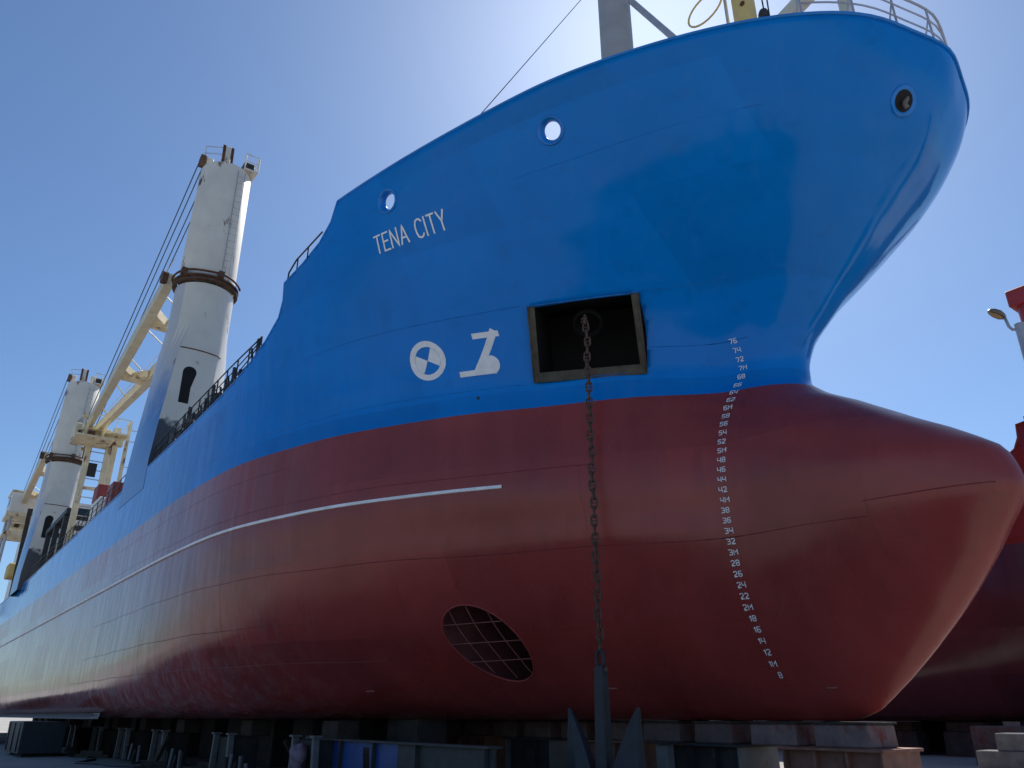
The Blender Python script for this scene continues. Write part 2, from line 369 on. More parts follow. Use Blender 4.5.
# vertices of a waterline at height z: walk by arc length
_wc = {}
def wline(z):
    k = round(z, 2)
    if k not in _wc:
        X, H = table(); f = min(max(k/12.6*315, 0), 314.999); i = int(f); f -= i
        x = X[i]*(1-f)+X[i+1]*f; h = H[i]*(1-f)+H[i+1]*f
        _wc[k] = (x, h, np.concatenate([[0], np.cumsum(np.hypot(np.diff(x), np.diff(h)))]))
    return _wc[k]
def on_hull(x0, a, z, off=.006):
    """point on the starboard shell, a metres forward of station x0 along the waterline z"""
    if x0 < -29.8: return Vector((x0+a, -hb(-29.9, z)-off, z)), Vector((0, -1, 0))
    x, h, L = wline(z); s = np.interp(-x0, -x, L)-a
    p = Vector((float(np.interp(s, L, x)), -float(np.interp(s, L, h)), z))
    q = Vector((float(np.interp(s-.05, L, x)), -float(np.interp(s-.05, L, h)), z))
    x2, h2, L2 = wline(min(z+.06, 12.6)); s2 = np.interp(-p.x, -x2, L2)
    r = Vector((float(np.interp(s2, L2, x2)), -float(np.interp(s2, L2, h2)), z+.06))
    n = (q-p).cross(r-p)
    if n.length < 1e-9: n = Vector((0, -1, 0))
    n.normalize()
    if n.y > 0 and abs(n.y) > .2: n = -n
    return p+n*off, n

ZTX = [6, -6.85, -7.2, -7.75, -8.6, -9.6, -9.65, -9.9, -10.6, -11.4, -12.3, -13.5, -15.6, -22, -50, -95]
ZTZ = [12.5, 12.5, 12.05, 11.68, 11.42, 11.25, 10.75, 10.3, 9.85, 9.5, 9.25, 9.08, 8.95, 8.82, 8.5, 8.5]
def ztop(x): return float(np.interp(-x, [-q for q in ZTX], ZTZ))

def in_poly(x, z, poly):
    c = False; n = len(poly)
    for i in range(n):
        (x1, z1), (x2, z2) = poly[i], poly[i-1]
        if (z1 > z) != (z2 > z) and x < (x2-x1)*(z-z1)/(z2-z1)+x1: c = not c
    return c

def make_hull(name, m, parent, holes=()):
    zs = sorted(set([round(z, 3) for z in list(np.linspace(0, .5, 9))+list(np.linspace(.5, 6, 34))+list(np.linspace(6, 7.8, 16))+list(np.linspace(7.8, 12.5, 34))]))
    NF = 64; xa = [-6.2-.2*i for i in range(1, 4)]+[-6.85-.05*i for i in range(0, 20)]+[-7.9-.1*i for i in range(0, 17)]+[-9.6, -9.65]+[-9.7-.1*i for i in range(0, 30)]+[-12.8-.4*i for i in range(0, 24)]+[-23-1.5*i for i in range(0, 34)]+[-75, -79, -83, -86, -88]
    bm = bmesh.new(); cols = []
    us = np.linspace(0, 1, NF)**1.3
    for c in range(NF): cols.append(('u', us[c]))
    for x in xa: cols.append(('x', x))
    fore = {}
    for z in zs:
        x, h, L = wline(z); e = np.interp(6.2, -x, L); s = us*e
        fore[z] = (np.interp(s, L, x), np.interp(s, L, h))
    grid = []
    for ci, (k, val) in enumerate(cols):
        col = []; last = None
        for z in zs:
            if k == 'u': p = (fore[z][0][ci], -fore[z][1][ci], z)
            else:
                zt = ztop(val); zc = min(z, zt)
                if last is not None and abs(zc-last) < 1e-4: col.append(col[-1]); continue
                last = zc
                hbv = hb(max(val, -29.9), zc)
                if val < -72: hbv *= 1-.35*((-72-val)/16)**2*(1-min(1, zc/9))
                p = (val, -hbv, zc)
            col.append(bm.verts.new(p))
        grid.append(col)
    for i in range(len(grid)-1):
        for j in range(len(zs)-1):
            q = [grid[i][j], grid[i+1][j], grid[i+1][j+1], grid[i][j+1]]; w = []
            for v in q:
                if v not in w: w.append(v)
            if len(w) > 2:
                try: bm.faces.new(w)
                except ValueError: pass
    # flat of bottom
    b0 = [bm.verts.new((col[0].co.x, 0, 0)) for col in grid]
    for i in range(1, len(grid)-1):
        bm.faces.new([b0[i], b0[i+1], grid[i+1][0], grid[i][0]])
    # transom
    bm.faces.new([b0[-1]]+[v for k, v in enumerate(grid[-1]) if k == 0 or v is not grid[-1][k-1]]+[bm.verts.new((-88, 0, 8.5))])
    for poly in holes:
        xs = [p[0] for p in poly]; zz = [p[1] for p in poly]
        def local():
            fs = []
            for f in bm.faces:
                c = [v.co for v in f.verts]
                if max(p.x for p in c) > min(xs)-.02 and min(p.x for p in c) < max(xs)+.02 and max(p.z for p in c) > min(zz)-.02 and min(p.z for p in c) < max(zz)+.02 and min(p.y for p in c) < -.001: fs.append(f)
            return fs
        fs = local()
        for i in range(len(poly)):
            (x1, z1), (x2, z2) = poly[i-1], poly[i]
            es = set(e for f in fs for e in f.edges); vs_ = set(v for f in fs for v in f.verts)
            bmesh.ops.bisect_plane(bm, geom=fs+list(es)+list(vs_), plane_co=(x1, 0, z1), plane_no=(z2-z1, 0, x1-x2), dist=1e-5)
            fs = local()
        dead = [f for f in fs if in_poly(f.calc_center_median().x, f.calc_center_median().z, poly)]
        bmesh.ops.delete(bm, geom=dead, context='FACES')
    # mirror to port
    geom = bmesh.ops.duplicate(bm, geom=bm.verts[:]+bm.edges[:]+bm.faces[:])['geom']
    for v in geom:
        if isinstance(v, bmesh.types.BMVert): v.co.y = -v.co.y
    bmesh.ops.remove_doubles(bm, verts=[v for v in bm.verts if abs(v.co.y) < .0015], dist=.002)
    bmesh.ops.recalc_face_normals(bm, faces=bm.faces[:])
    me = bpy.data.meshes.new(name); bm.to_mesh(me); bm.free(); me.materials.append(m); me.shade_smooth()
    try: me.set_sharp_from_angle(angle=R(50))
    except Exception: pass
    o = bpy.data.objects.new(name, me); COL.objects.link(o); o.parent = parent
    return o

def circle_poly(cx, cz, r, n=24, rz=None): return [(cx+r*math.cos(2*math.pi*k/n), cz+(rz or r)*math.sin(2*math.pi*k/n)) for k in range(n)]

ship = thing('cargo_ship', 'big cargo ship, blue above dark red, TENA CITY painted on its bow', 'ship', (0, 0, K))
FAIR = [(-.74, 11.70, .27, .30), (-5.14, 11.76, .27, .30)]
HAWSE = (4.53, 11.2)
PK = dict(tl=(-2.93, 8.70), tr=(-.95, 8.68), br=(-1.33, 7.02), bl=(-3.27, 7.06))
TH = (-5.20, 1.54)
def shell_circle(fx, fz, r, n=24):
    p, nn = on_hull(fx, 0, fz, 0); a_ = Vector((0, 0, 1)).cross(nn).normalized(); b_ = nn.cross(a_)
    return [((p+(a_*math.cos(2*math.pi*k/n)+b_*math.sin(2*math.pi*k/n))*r).x, (p+(a_*math.cos(2*math.pi*k/n)+b_*math.sin(2*math.pi*k/n))*r).z) for k in range(n)]
holes = [shell_circle(f[0], f[1], f[2]) for f in FAIR]+[[(-2.11+(x_-(-2.11))*.98, 7.86+(z_-7.86)*.98) for x_, z_ in (PK['bl'], PK['br'], PK['tr'], PK['tl'])], circle_poly(*TH, .70, 32, .76)]
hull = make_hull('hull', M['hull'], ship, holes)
hull['label'] = 'blue over dark red hull shell with bulbous bow'
sol = hull.modifiers.new('thick', 'SOLIDIFY'); sol.thickness = .025; sol.offset = -1

def ribbon(name, m, pts, w=.015, h=.006, parent=hull):
    """weld bead along the shell: list of (x, z)"""
    mb = MB(); P = []
    for x, z in pts:
        p, n = on_hull(x, 0, z, 0); P.append((p, n))
    vs = []
    for i, (p, n) in enumerate(P):
        d = (P[min(i+1, len(P)-1)][0]-P[max(i-1, 0)][0]).normalized(); b = d.cross(n).normalized()
        vs += [p+b*w-n*.004, p+n*h, p-b*w-n*.004]
    fs = [(3*i+k, 3*i+k+1, 3*i+k+4, 3*i+k+3) for i in range(len(P)-1) for k in (0, 1)]
    return mb.add(vs, fs).build(name, m, parent, recalc=False)
def xr(a, b, step=.25):
    n = max(2, int(abs(a-b)/step)); return [a+(b-a)*i/n for i in range(n+1)]
def sm(z): return M['seamred'] if z < 6.44 else M['seamblue']
for z0, xa_, xb_ in ((1.25, -7.5, -29), (3.27, 2.45, -26), (4.95, -2.2, -24), (7.02, -3.45, -16), (8.74, -3.1, -9), (8.72, -.8, 2.3), (7.60, .95, -1.2), (11.12, 2.9, -2.0), (5.9, -9.5, -24), (2.1, -9, -27)):
    ribbon('weld_seam', sm(z0), [(x, z0+.012*math.sin(x*1.7)) for x in xr(xa_, xb_)], .011, .005)
ribbon('weld_seam', sm(3), [(x, 3.52+.07*(x-2.5)/1.8) for x in xr(2.45, 4.3, .1)], .012, .005)
ribbon('weld_seam', sm(3), [(x, 2.85+.42*(x-2.8)) for x in xr(2.8, 3.5, .1)], .010, .004)
ribbon('weld_seam', sm(3), [(2.5, z) for z in xr(2.9, 3.6, .1)], .009, .003)
for x0, z0, z1 in ((-4.9, 7.05, 8.7), (-7.4, 6.6, 10.5), (-12.0, 6.6, 9.0), (-18.2, 6.6, 8.7), (-24.6, 6.6, 8.6), (-12.0, 1.4, 6.3), (-18.2, 1.3, 6.3), (-24.6, 1.3, 6.3), (-6.4, 1.3, 3.2), (-2.4, 3.3, 4.9)):
    ribbon('weld_seam', sm(z0), [(x0, z) for z in xr(z0, z1, .15)], .009, .003)

# white rubbing bar
mb = MB(); vs = []; xs_ = xr(-3.83, -28, .2)+[-30, -40, -50, -60, -70]
for x in xs_:
    p, n = on_hull(x, 0, 4.64, 0)
    for dz, o in ((-.042, -.01), (-.034, .045), (0, .055), (.034, .045), (.042, -.01)): vs.append(p+n*o+Vector((0, 0, dz)))
mb.add(vs, [(5*i+k, 5*i+k+1, 5*i+k+6, 5*i+k+5) for i in range(len(xs_)-1) for k in range(4)]+[(0, 1, 2, 3, 4)]).build('rubbing_bar', M['whitebar'], ship)

# ---------------------------------------------------------------- lettering as strokes laid on the shell
GL = {
'0': (.62, [[(0, .15), (0, .85), (.15, 1), (.47, 1), (.62, .85), (.62, .15), (.47, 0), (.15, 0), (0, .15)]]),
'1': (.25, [[(0, .8), (.2, 1), (.2, 0)]]),
'2': (.6, [[(0, .85), (.1, 1), (.5, 1), (.6, .9), (.6, .6), (0, .15), (0, 0), (.6, 0)]]),
'3': (.6, [[(0, 1), (.5, 1), (.6, .9), (.6, .6), (.5, .5), (.2, .5)], [(.5, .5), (.6, .4), (.6, .1), (.5, 0), (0, 0)]]),
'4': (.62, [[(0, 1), (0, .4), (.62, .4)], [(.62, 1), (.62, 0)]]),
'5': (.6, [[(.6, 1), (0, 1), (0, .55), (.5, .55), (.6, .45), (.6, .1), (.5, 0), (0, 0)]]),
'6': (.6, [[(.6, 1), (.1, 1), (0, .9), (0, .1), (.1, 0), (.5, 0), (.6, .1), (.6, .42), (.5, .52), (0, .52)]]),
'7': (.6, [[(0, 1), (.6, 1), (.6, .8), (.25, 0)]]),
'8': (.6, [[(.1, .5), (0, .6), (0, .9), (.1, 1), (.5, 1), (.6, .9), (.6, .6), (.5, .5), (.1, .5), (0, .4), (0, .1), (.1, 0), (.5, 0), (.6, .1), (.6, .4), (.5, .5)]]),
'M': (.75, [[(0, 0), (0, 1), (.375, .45), (.75, 1), (.75, 0)]]),
'T': (.58, [[(0, 1), (.58, 1)], [(.29, 1), (.29, 0)]]),
'E': (.5, [[(.5, 1), (0, 1), (0, 0), (.5, 0)], [(0, .52), (.42, .52)]]),
'N': (.62, [[(0, 0), (0, 1), (.62, 0), (.62, 1)]]),
'A': (.66, [[(0, 0), (.33, 1), (.66, 0)], [(.11, .33), (.55, .33)]]),
'C': (.6, [[(.6, .85), (.48, .97), (.3, 1), (.12, .93), (.02, .7), (0, .5), (.02, .3), (.12, .07), (.3, 0), (.48, .03), (.6, .15)]]),
'I': (.05, [[(.025, 1), (.025, 0)]]),
'Y': (.6, [[(0, 1), (.3, .45), (.6, 1)], [(.3, .45), (.3, 0)]]),
}
def strokes_mesh(lines, th, x0, z0, off, sub=.08):
    mb = MB()
    for ln in lines:
        pts = []
        for (a, b), (c, d) in zip(ln[:-1], ln[1:]):
            n = max(1, int(math.hypot(c-a, d-b)/sub)); pts += [(a+(c-a)*i/n, b+(d-b)*i/n) for i in range(n)]
        pts.append(ln[-1]); vs = []
        for i, p in enumerate(pts):
            q, r = pts[max(i-1, 0)], pts[min(i+1, len(pts)-1)]
            dx, dz = r[0]-q[0], r[1]-q[1]; L = math.hypot(dx, dz) or 1; nx, nz = -dz/L, dx/L
            # mitre so corners keep their width
            w = th/2
            if 0 < i < len(pts)-1:
                ax, az = p[0]-q[0], p[1]-q[1]; la = math.hypot(ax, az) or 1; cosv = abs((-az/la)*nx+(ax/la)*nz); w = min(th, w/max(.45, cosv))
            ex = ez = 0
            if i == 0: ex, ez = -dx/L*th*.4, -dz/L*th*.4
            if i == len(pts)-1: ex, ez = dx/L*th*.4, dz/L*th*.4
            for sg in (1, -1):
                vs.append(on_hull(x0, p[0]+ex+nx*w*sg, z0+p[1]+ez+nz*w*sg, off)[0])
        mb.add(vs, [(2*i, 2*i+1, 2*i+3, 2*i+2) for i in range(len(pts)-1)])
    return mb
def place(ch, hgt, a0, wide=1.):
    w, ln = GL[ch]; return w*hgt*wide, [[(a0+x*hgt*wide, z*hgt) for x, z in l] for l in ln]
def word(txt, hgt, gap, wide=1.):
    a = 0; out = []
    for ch in txt:
        if ch == ' ': a += hgt*.42; out.append(None); continue
        w, ln = place(ch, hgt, a, wide); out.append((ch, ln)); a += w+gap
    return a-gap, out
# ship's name
tot, ws = word('TENA CITY', .43, .082, .77)
for it in ws:
    if it: o = strokes_mesh(it[1], .045, -5.80, 10.62, .012).build('name_letter', M['mark'], hull); o['label'] = 'white letter %s of the name on the bow' % it[0]
# draft marks
MX = [-0.071, -0.117, -0.123, -0.14, -0.148, -0.161, -0.175, -0.163, -0.149, -0.152, -0.141, -0.127, -0.113, -0.102, -0.109, -0.109, -0.076, -0.07, -0.055, -0.044, -0.027, -0.012, -0.027, -0.012, -0.004, -0.019, 0.006, 0.016, 0.022, 0.037, 0.104, 0.155, 0.131, 0.134, 0.124]
for k_, x0 in enumerate(MX):
    z = round(.8+.2*k_, 2); d = round(z*10); txt = '%dM' % (d//10) if d % 10 == 0 else str(d)
    tot, ws = word(txt, .093, .032, 1.05)
    mbm = strokes_mesh([[(a_-tot/2, b_) for a_, b_ in l] for it in ws for l in it[1]], .0155, x0, z-.05, .014)
    o = mbm.build('draft_mark', M['mark'], hull); o['label'] = 'white draft mark %s' % txt
# thruster sign: white ring with two filled quarters
def fan(mb, x0, z0, a0, a1, r0, r1, n, off=.008, sx=1., sz=1.):
    vs = []; m_ = 5
    for i in range(n+1):
        t = R(a0+(a1-a0)*i/n)
        for k in range(m_+1):
            r = r0+(r1-r0)*k/m_; vs.append(on_hull(x0, r*math.cos(t)*sx, z0+r*math.sin(t)*sz, off)[0])
    return mb.add(vs, [((m_+1)*i+k, (m_+1)*i+k+1, (m_+1)*(i+1)+k+1, (m_+1)*(i+1)+k) for i in range(n) for k in range(m_)])
mb = MB(); fan(mb, -5.32, 7.88, 0, 360, .335, .475, 48)
fan(mb, -5.32, 7.88, 150, 243, .004, .33, 14); fan(mb, -5.32, 7.88, -30, 63, .004, .33, 14)
o = mb.build('thruster_sign', M['mark'], hull); o['label'] = 'white circle sign with crossed quarters'
mb = strokes_mesh([[(.55, .90), (1.10, .90)]], .13, -4.66, 7.36, .008)
b2 = strokes_mesh([[(1.02, .93), (.47, .12)]], .17, -4.66, 7.36, .010); mb.add(b2.v, b2.f)
b2 = strokes_mesh([[(.04, .06), (.84, .06)]], .13, -4.66, 7.36, .012); mb.add(b2.v, b2.f)
fan(mb, -4.02, 7.57, -90, 130, .0, .215, 24, .014)
fan(mb, -4.02, 7.57, 130, 270, .0, .215, 12, .014)
o = mb.build('bulb_sign', M['mark'], hull); o['label'] = 'white bulbous bow sign'
# patches on the shell
mb = MB().lathe([(.0, .012), (.03, .012), (.04, 0)], on_hull(-4.37, 0, 6.82, 0)[0], on_hull(-4.37, 0, 6.82, 0)[1], 12); mb.build('drain_plug', M['dark'], hull)
for x0, z0 in ((-3.6, .62), (-8.7, .62), (-17.5, .55), (.7, .55)):
    ribbon('anode', M['gridbar'], [(x0+.05*i, z0) for i in range(5)], .02, .02)

# ---------------------------------------------------------------- fairleads, hawse, anchor pocket, thruster tunnel
for fx, fz, r, rz_ in FAIR:
    p, n = on_hull(fx, 0, fz, 0); 
    ax = n
    f = MB().lathe([(r+.05, -.01), (r+.045, .016), (r+.02, .022), (r-.02, .0), (r-.055, -.05), (r-.075, -.11), (r-.08, -.15), (r-.05, -.17), (r+.02, -.15), (r+.05, -.01)], p, ax, 36).build('fairlead', M['blue'], ship, smooth=True)
p, n = on_hull(*[HAWSE[0], 0, HAWSE[1]], 0)
hw = MB().lathe([(.31, -.02), (.305, .02), (.28, .03), (.245, .022), (.215, .012), (.2, .0)], p, n, 36).build('hawse_ring', M['blue'], ship, smooth=True)
MB().lathe([(.215, .012), (.0, .010)], p, n, 36).build('hawse_opening', M['pocketin'], hw)
a = n.cross(Vector((0, 0, 1))).normalized()
MB().tube([p+n*.03+a*(.05*math.sin(t*.6)-.03)+Vector((0, 0, -.17+.034*t)) for t in range(11)], .05, 8).build('roller', M['lamp'], hw, smooth=True)

C0 = [on_hull(*[PK[k][0], 0, PK[k][1]], .02)[0] for k in ('bl', 'br', 'tr', 'tl')]
C0 = [q+Vector((0, -.035, 0)) for q in C0]
cc = sum(C0, Vector())/4
C0 = [cc+(q-cc)*1.015 for q in C0]
C1 = [cc+(q-cc)*.90 for q in C0]; C1[0].z += .13; C1[1].z += .13; C1[2] = C0[2]+Vector((-.11, -.10, -.02)); C1[3] = C0[3]+Vector((.12, .09, -.02))
inw = (C0[1]-C0[0]).cross(C0[3]-C0[0]).normalized()
if inw.y < 0: inw = -inw
C1 = [q+inw*.03 for q in C1]; CS = [q+inw*.45 for q in C0]
frame_faces = [(i, (i+1) % 4, (i+1) % 4+4, i+4) for i in range(4)]+[(i, (i+1) % 4, (i+1) % 4+8, i+8) for i in range(4)]
pk = MB().add(C0+C1+CS, frame_faces).build('pocket_frame', M['pocket'], ship)
pk['label'] = 'worn frame of the anchor pocket'
P2 = [q+inw*1.8 for q in C1]
rc = MB().add(C1+P2, [(i, (i+1) % 4, (i+1) % 4+4, i+4) for i in range(4)]+[(4, 5, 6, 7)]).build('pocket_recess', M['pocketin'], pk)
for q0, q1 in ((0, 1), (1, 2), (2, 3), (3, 0)): MB().tube([C0[q0], C0[q1]], .022, 8).build('rim_bead', M['pocket'] if q0 != 2 else M['seamblue'], pk, smooth=True)
hp = cc+inw*.55+Vector((0, 0, .45)); MB().lathe([(.30, -.1), (.36, -.05), (.36, .05), (.26, .1), (.22, .3)], hp, inw+Vector((0, 0, .5)), 24).build('hawse_pipe', M['pocketin'], pk, smooth=True)

tn = circle_poly(*TH, .70, 32, .76)
T0 = [on_hull(x, 0, z_, -.01)[0] for x, z_ in tn]; T1 = [Vector((x, -.5, z_)) for x, z_ in tn]
tun = MB().add(T0+T1, [(i, (i+1) % 32, (i+1) % 32+32, i+32) for i in range(32)]+[tuple(range(32, 64))]).build('thruster_tunnel', M['tunnel'], ship)
MB().tube([on_hull(x, 0, z_, .0)[0] for x, z_ in tn+[tn[0]]], .022, 8, cap=False).build('tunnel_lip', M['red'], tun, smooth=True)
tun['label'] = 'round bow thruster opening with a grid of bars'
for k in (-.36, .0, .38):
    w = .74*math.sqrt(1-(k/.78)**2)*.93
    MB().tube([on_hull(TH[0]-w+2*w*i/8, 0, TH[1]+k+.05*(i/8-.5), -.03)[0] for i in range(9)], .011, 6).build('grid_bar', M['gridbar'], tun)
for k in (-.36, .0, .36):
    w = .76*math.sqrt(1-(k/.74)**2)*.95
    MB().tube([on_hull(TH[0]+k, 0, TH[1]-w+2*w*i/8, -.06)[0] for i in range(9)], .011, 6).build('grid_bar', M['gridbar'], tun)
# bilge keel
mb = MB(); vs = []
for x in [-25.0, -26.4]+[-28-4*i for i in range(9)]:
    s = .05 if x > -25.5 else .34
    vs += [(x, -7.42, .12), (x, -7.42-s*.9, -.02-.02), (x, -7.42-s*.9, -.02), (x, -7.42, .17)]
n_ = len(vs)//4
mb.add(vs, [(4*i+k, 4*i+(k+1) % 4, 4*i+4+(k+1) % 4, 4*i+4+k) for i in range(n_-1) for k in range(4)]+[(0, 1, 2, 3)]).build('bilge_keel', M['plate'], ship)
# ---------------------------------------------------------------- bulwark cap, decks, railings
def edge_line(za=None, off=0.):
    x, h, L = wline(12.5); e = np.interp(6.85, -x, L); s = np.linspace(0, e, 60)
    return [(float(np.interp(q, L, x)), float(np.interp(q, L, h))) for q in s]
EL = edge_line()
cap = MB(); fore_edge = [(x, -h) for x, h in EL][::-1]+[(x, h) for x, h in EL][1:]
cap.tube([(x, y*.997, 12.505) for x, y in fore_edge], .035, 8)
cap.build('bulwark_cap', M['blue'], ship, smooth=True)
for sg in (-1, 1):
    MB().tube([(x, sg*(hb(max(x, -29.9), ztop(x))-.01), ztop(x)) for x in [-6.85, -7.2, -7.75, -8.6, -9.6]+[-9.66, -9.9, -10.6, -11.4, -12.3, -13.5, -15.6, -19, -25, -35, -50, -70, -88]], .03, 6).build('bulwark_cap', M['blue'], ship, smooth=True)
x, h, L = wline(11.1); k = [i for i in range(len(x)) if x[i] > -9.3]
dk = [(float(x[i]), -float(h[i])+.03) for i in k]
MB().add([(a_, b_, 11.1) for a_, b_ in dk]+[(a_, -b_, 11.1) for a_, b_ in dk[::-1]], [tuple(range(2*len(dk)))]).build('forecastle_deck', M['deck'], ship, recalc=False)
MB().add([(-9.7, -7.0, 8), (-9.7, 7.0, 8), (-9.7, 7.3, 9.5), (-9.7, 7.5, 11.1), (-9.7, -7.5, 11.1), (-9.7, -7.3, 9.5)], [(0, 1, 2, 3, 4, 5)]).build('forecastle_bulkhead', M['house'], ship, recalc=False)
MB().add([(-9.3, -7.0, 8), (-14, -7.85, 8), (-88, -8.0, 7.9), (-88, 8.0, 7.9), (-14, 7.85, 8), (-9.3, 7.0, 8)], [(0, 1, 2, 3, 4, 5)]).build('main_deck', M['deck'], ship, recalc=False)

def railing(name, pts, hgt, m, rails=(1., .66, .33), r=.022, lean=0, every=1, label=None):
    """pts: foot points; posts are sub-parts"""
    pts = [Vector(p) for p in pts]
    o = MB()
    for q in rails: o.tube([p+Vector((0, 0, hgt*q)) for p in pts], r if q == 1. else r*.75, 6)
    o = o.build(name, m, ship, smooth=True)
    if label: o['label'] = label
    for p in pts[::every]:
        if p.z < 0: continue
        MB().tube([p-Vector((0, 0, .05)), p+Vector((0, 0, hgt))], r*.95, 6).build('post', m, o)
    return o
def rail_z(x): return 9.72+.30*(x+21.7)/11.1
o = MB()
for q_ in (1., .66, .33): o.tube([(x, -7.93+.02*(x > -13)*(x+13), ztop(x)+(rail_z(x)-ztop(x))*q_) for x in xr(-21.7, -10.75, .9)], .024 if q_ == 1. else .018, 6)
o = o.build('railing', M['black'], ship, smooth=True); o['label'] = 'black railing along the deck edge beside the near crane'
for x in xr(-21.7, -10.75, .9): MB().tube([(x, -7.93+.02*(x > -13)*(x+13), ztop(x)-.05), (x, -7.93+.02*(x > -13)*(x+13), rail_z(x))], .022, 6).build('post', M['black'], o)
railing('railing', [(x, -7.93, ztop(x)) for x in xr(-26.2, -53.5, 1.15)], .9, M['black'], label='black railing between the two cranes')
rl = MB().tube([(-9.65, -7.75, 11.25), (-9.6, -7.75, 11.62), (-9.1, -7.75, 11.80), (-7.5, -7.72, 11.86)], .025, 6).build('railing', M['black'], ship)
for x0 in (-9.0, -8.3): MB().tube([(x0, -7.75, ztop(x0)-.05), (x0, -7.75, 11.81)], .02, 6).build('post', M['black'], rl)
# bow railing
bow = [(x, -h) for x, h in EL if h < 3.2][::-1]+[(x, h) for x, h in EL if 0 < h < 3.6]
bp = [Vector((x*.985-.02, y*.985, 12.53)) for x, y in bow]
rr = MB()
for q in (1.02, .70, .36): rr.tube([p+Vector((0, 0, q)) for p in bp], .028 if q > 1 else .02, 6)
rr = rr.build('bow_railing', M['galv'], ship, smooth=True)
acc = 0
for i in range(len(bp)):
    if i: acc += (bp[i]-bp[i-1]).length
    if i == 0 or acc > .95:
        acc = 0; p = bp[i]; inw = Vector((-.28, -p.y*.08, 0))
        MB().tube([p-Vector((0, 0, .05)), p+Vector((0, 0, 1.02))], .022, 6).build('post', M['galv'], rr)
        MB().tube([p+inw-Vector((0, 0, .05)), p+Vector((0, 0, .75))], .018, 6).build('stay', M['galv'], rr)

# inside the near deck opening: hatch coaming, covers, lashing bins, frames
MB().box((-20.5, -5.6, 8), (-10.5, 5.6, 9.7)).build('hatch_coaming', M['hatch'], ship)
MB().box((-53, -5.6, 8), (-27.5, 5.6, 10.0)).build('hatch_coaming', M['hatch'], ship)
for i, (a_, b_) in enumerate(((-20.4, -15.6), (-15.5, -10.6), (-52.9, -44.6), (-44.5, -36.2), (-36.1, -27.6))):
    MB().box((a_, -5.9, 9.71 if i < 2 else 10.01), (b_, 5.9, 10.2 if i < 2 else 10.5)).build('hatch_cover', M['hatch'], ship)
for x0 in (-13.2, -14.9, -16.8, -19.0):
    MB().bar((x0, -7.6, 8.0), (x0+.5, -7.2, 9.6), .16, .16).build('deck_stay', M['dark'], ship)
for x0, w in ((-12.3, .7), (-13.9, .5), (-15.6, .9), (-17.9, 1.1), (-19.5, .4), (-20.9, .9)):
    mb = MB().box((x0-w/2, -7.5, 8), (x0+w/2, -6.6, 9.45)); mb.box((x0-w/2-.1, -7.55, 9.45), (x0+w/2+.1, -6.5, 9.55)).build('winch_box', M['dark'], ship, bevel=.04)
MB().lathe([(.0, -.5), (.42, -.5), (.42, -.42), (.26, -.4), (.26, .4), (.42, .42), (.42, .5), (.0, .5)], (-20.2, -7.3, 9.35), (0, 1, 0), 20).build('winch_drum', M['black'], ship)
for k in range(13):
    x0 = -12.0-.72*k; zt = 10.35+.35*math.sin(k*1.9)+.2*(k % 2)
    mb = MB().bar((x0, -7.35, 8), (x0, -7.35, zt), .10, .10, (1, 0, 0)); mb.bar((x0, -7.35, 9.3), (x0-.6, -7.35, zt-.1), .06, .06); mb.build('lashing_post', M['dark'], ship)
for x0, w, zt in ((-13.2, .5, 10.5), (-15.1, .7, 10.35), (-17.4, .55, 10.6), (-19.6, .8, 10.4), (-21.0, .5, 10.7)):
    mb = MB().lathe([(0, zt+.12), (w*.5, zt), (w*.55, zt-.22), (w*.3, zt-.25), (w*.3, 8)], (x0, -7.0, 0), (0, 0, 1), 14).build('ventilator', M['dark'] if x0 > -18 else M['hatch'], ship, smooth=True)
for k in range(3): MB().tube([(-11.6, -7.35, 9.6+.35*k), (-21.6, -7.35, 9.5+.35*k)], .02, 5).build('lashing_rail', M['black'], ship)
for x0 in (-46.5, -50.0, -53.4):
    mb = MB().bar((x0, -7.4, 8), (x0, -7.4, 11.9), .3, .3, (1, 0, 0)); mb.bar((x0, -7.4, 11.75), (x0, -5.4, 11.75), .25, .3); mb.bar((x0, -5.4, 8), (x0, -5.4, 11.9), .3, .3, (1, 0, 0)); mb.build('hatch_gantry', M['dark'], ship)
MB().bar((-45.8, -7.4, 11.95), (-54, -7.4, 11.95), .3, .35).build('hatch_gantry_beam', M['dark'], ship)
MB().box((-43.4, -6.6, 10.55), (-41.0, -4.6, 12.0)).build('stores_container', M['house'], ship, bevel=.03)
MB().box((-43.4, -6.62, 12.02), (-42.0, -5.4, 13.0)).build('red_locker', M['redbox'], ship, bevel=.03)
MB().box((-37.6, -6.8, 10.55), (-36.2, -5.6, 11.8)).build('red_locker', M['redbox'], ship, bevel=.03)

# ---------------------------------------------------------------- deck cranes (built at the near one, copied aft)
def loft(shapes, n):
    mb = MB(); vs = [v for s_ in shapes for v in s_]
    mb.add(vs, [(i*n+k, i*n+(k+1) % n, (i+1)*n+(k+1) % n, (i+1)*n+k) for i in range(len(shapes)-1) for k in range(n)]+[tuple((len(shapes)-1)*n+k for k in range(n))]); return mb
AX, AY = -23.6, -6.72
poly = [(-21.9, -8.06), (-21.9, -6.15), (-22.9, -5.35), (-25.0, -5.35), (-25.95, -6.3), (-25.95, -8.06)]
seg = [7, 5, 6, 5, 6, 11]
def poly_pts():
    out = []
    for i, (a_, b_) in enumerate(poly):
        c_, d_ = poly[(i+1) % 6]
        out += [(a_+(c_-a_)*k/seg[i], b_+(d_-b_)*k/seg[i]) for k in range(seg[i])]
    return out
PP = poly_pts(); NP = len(PP)
ang = []
for q in PP: ang.append(math.atan2(q[1]-AY, q[0]-AX))
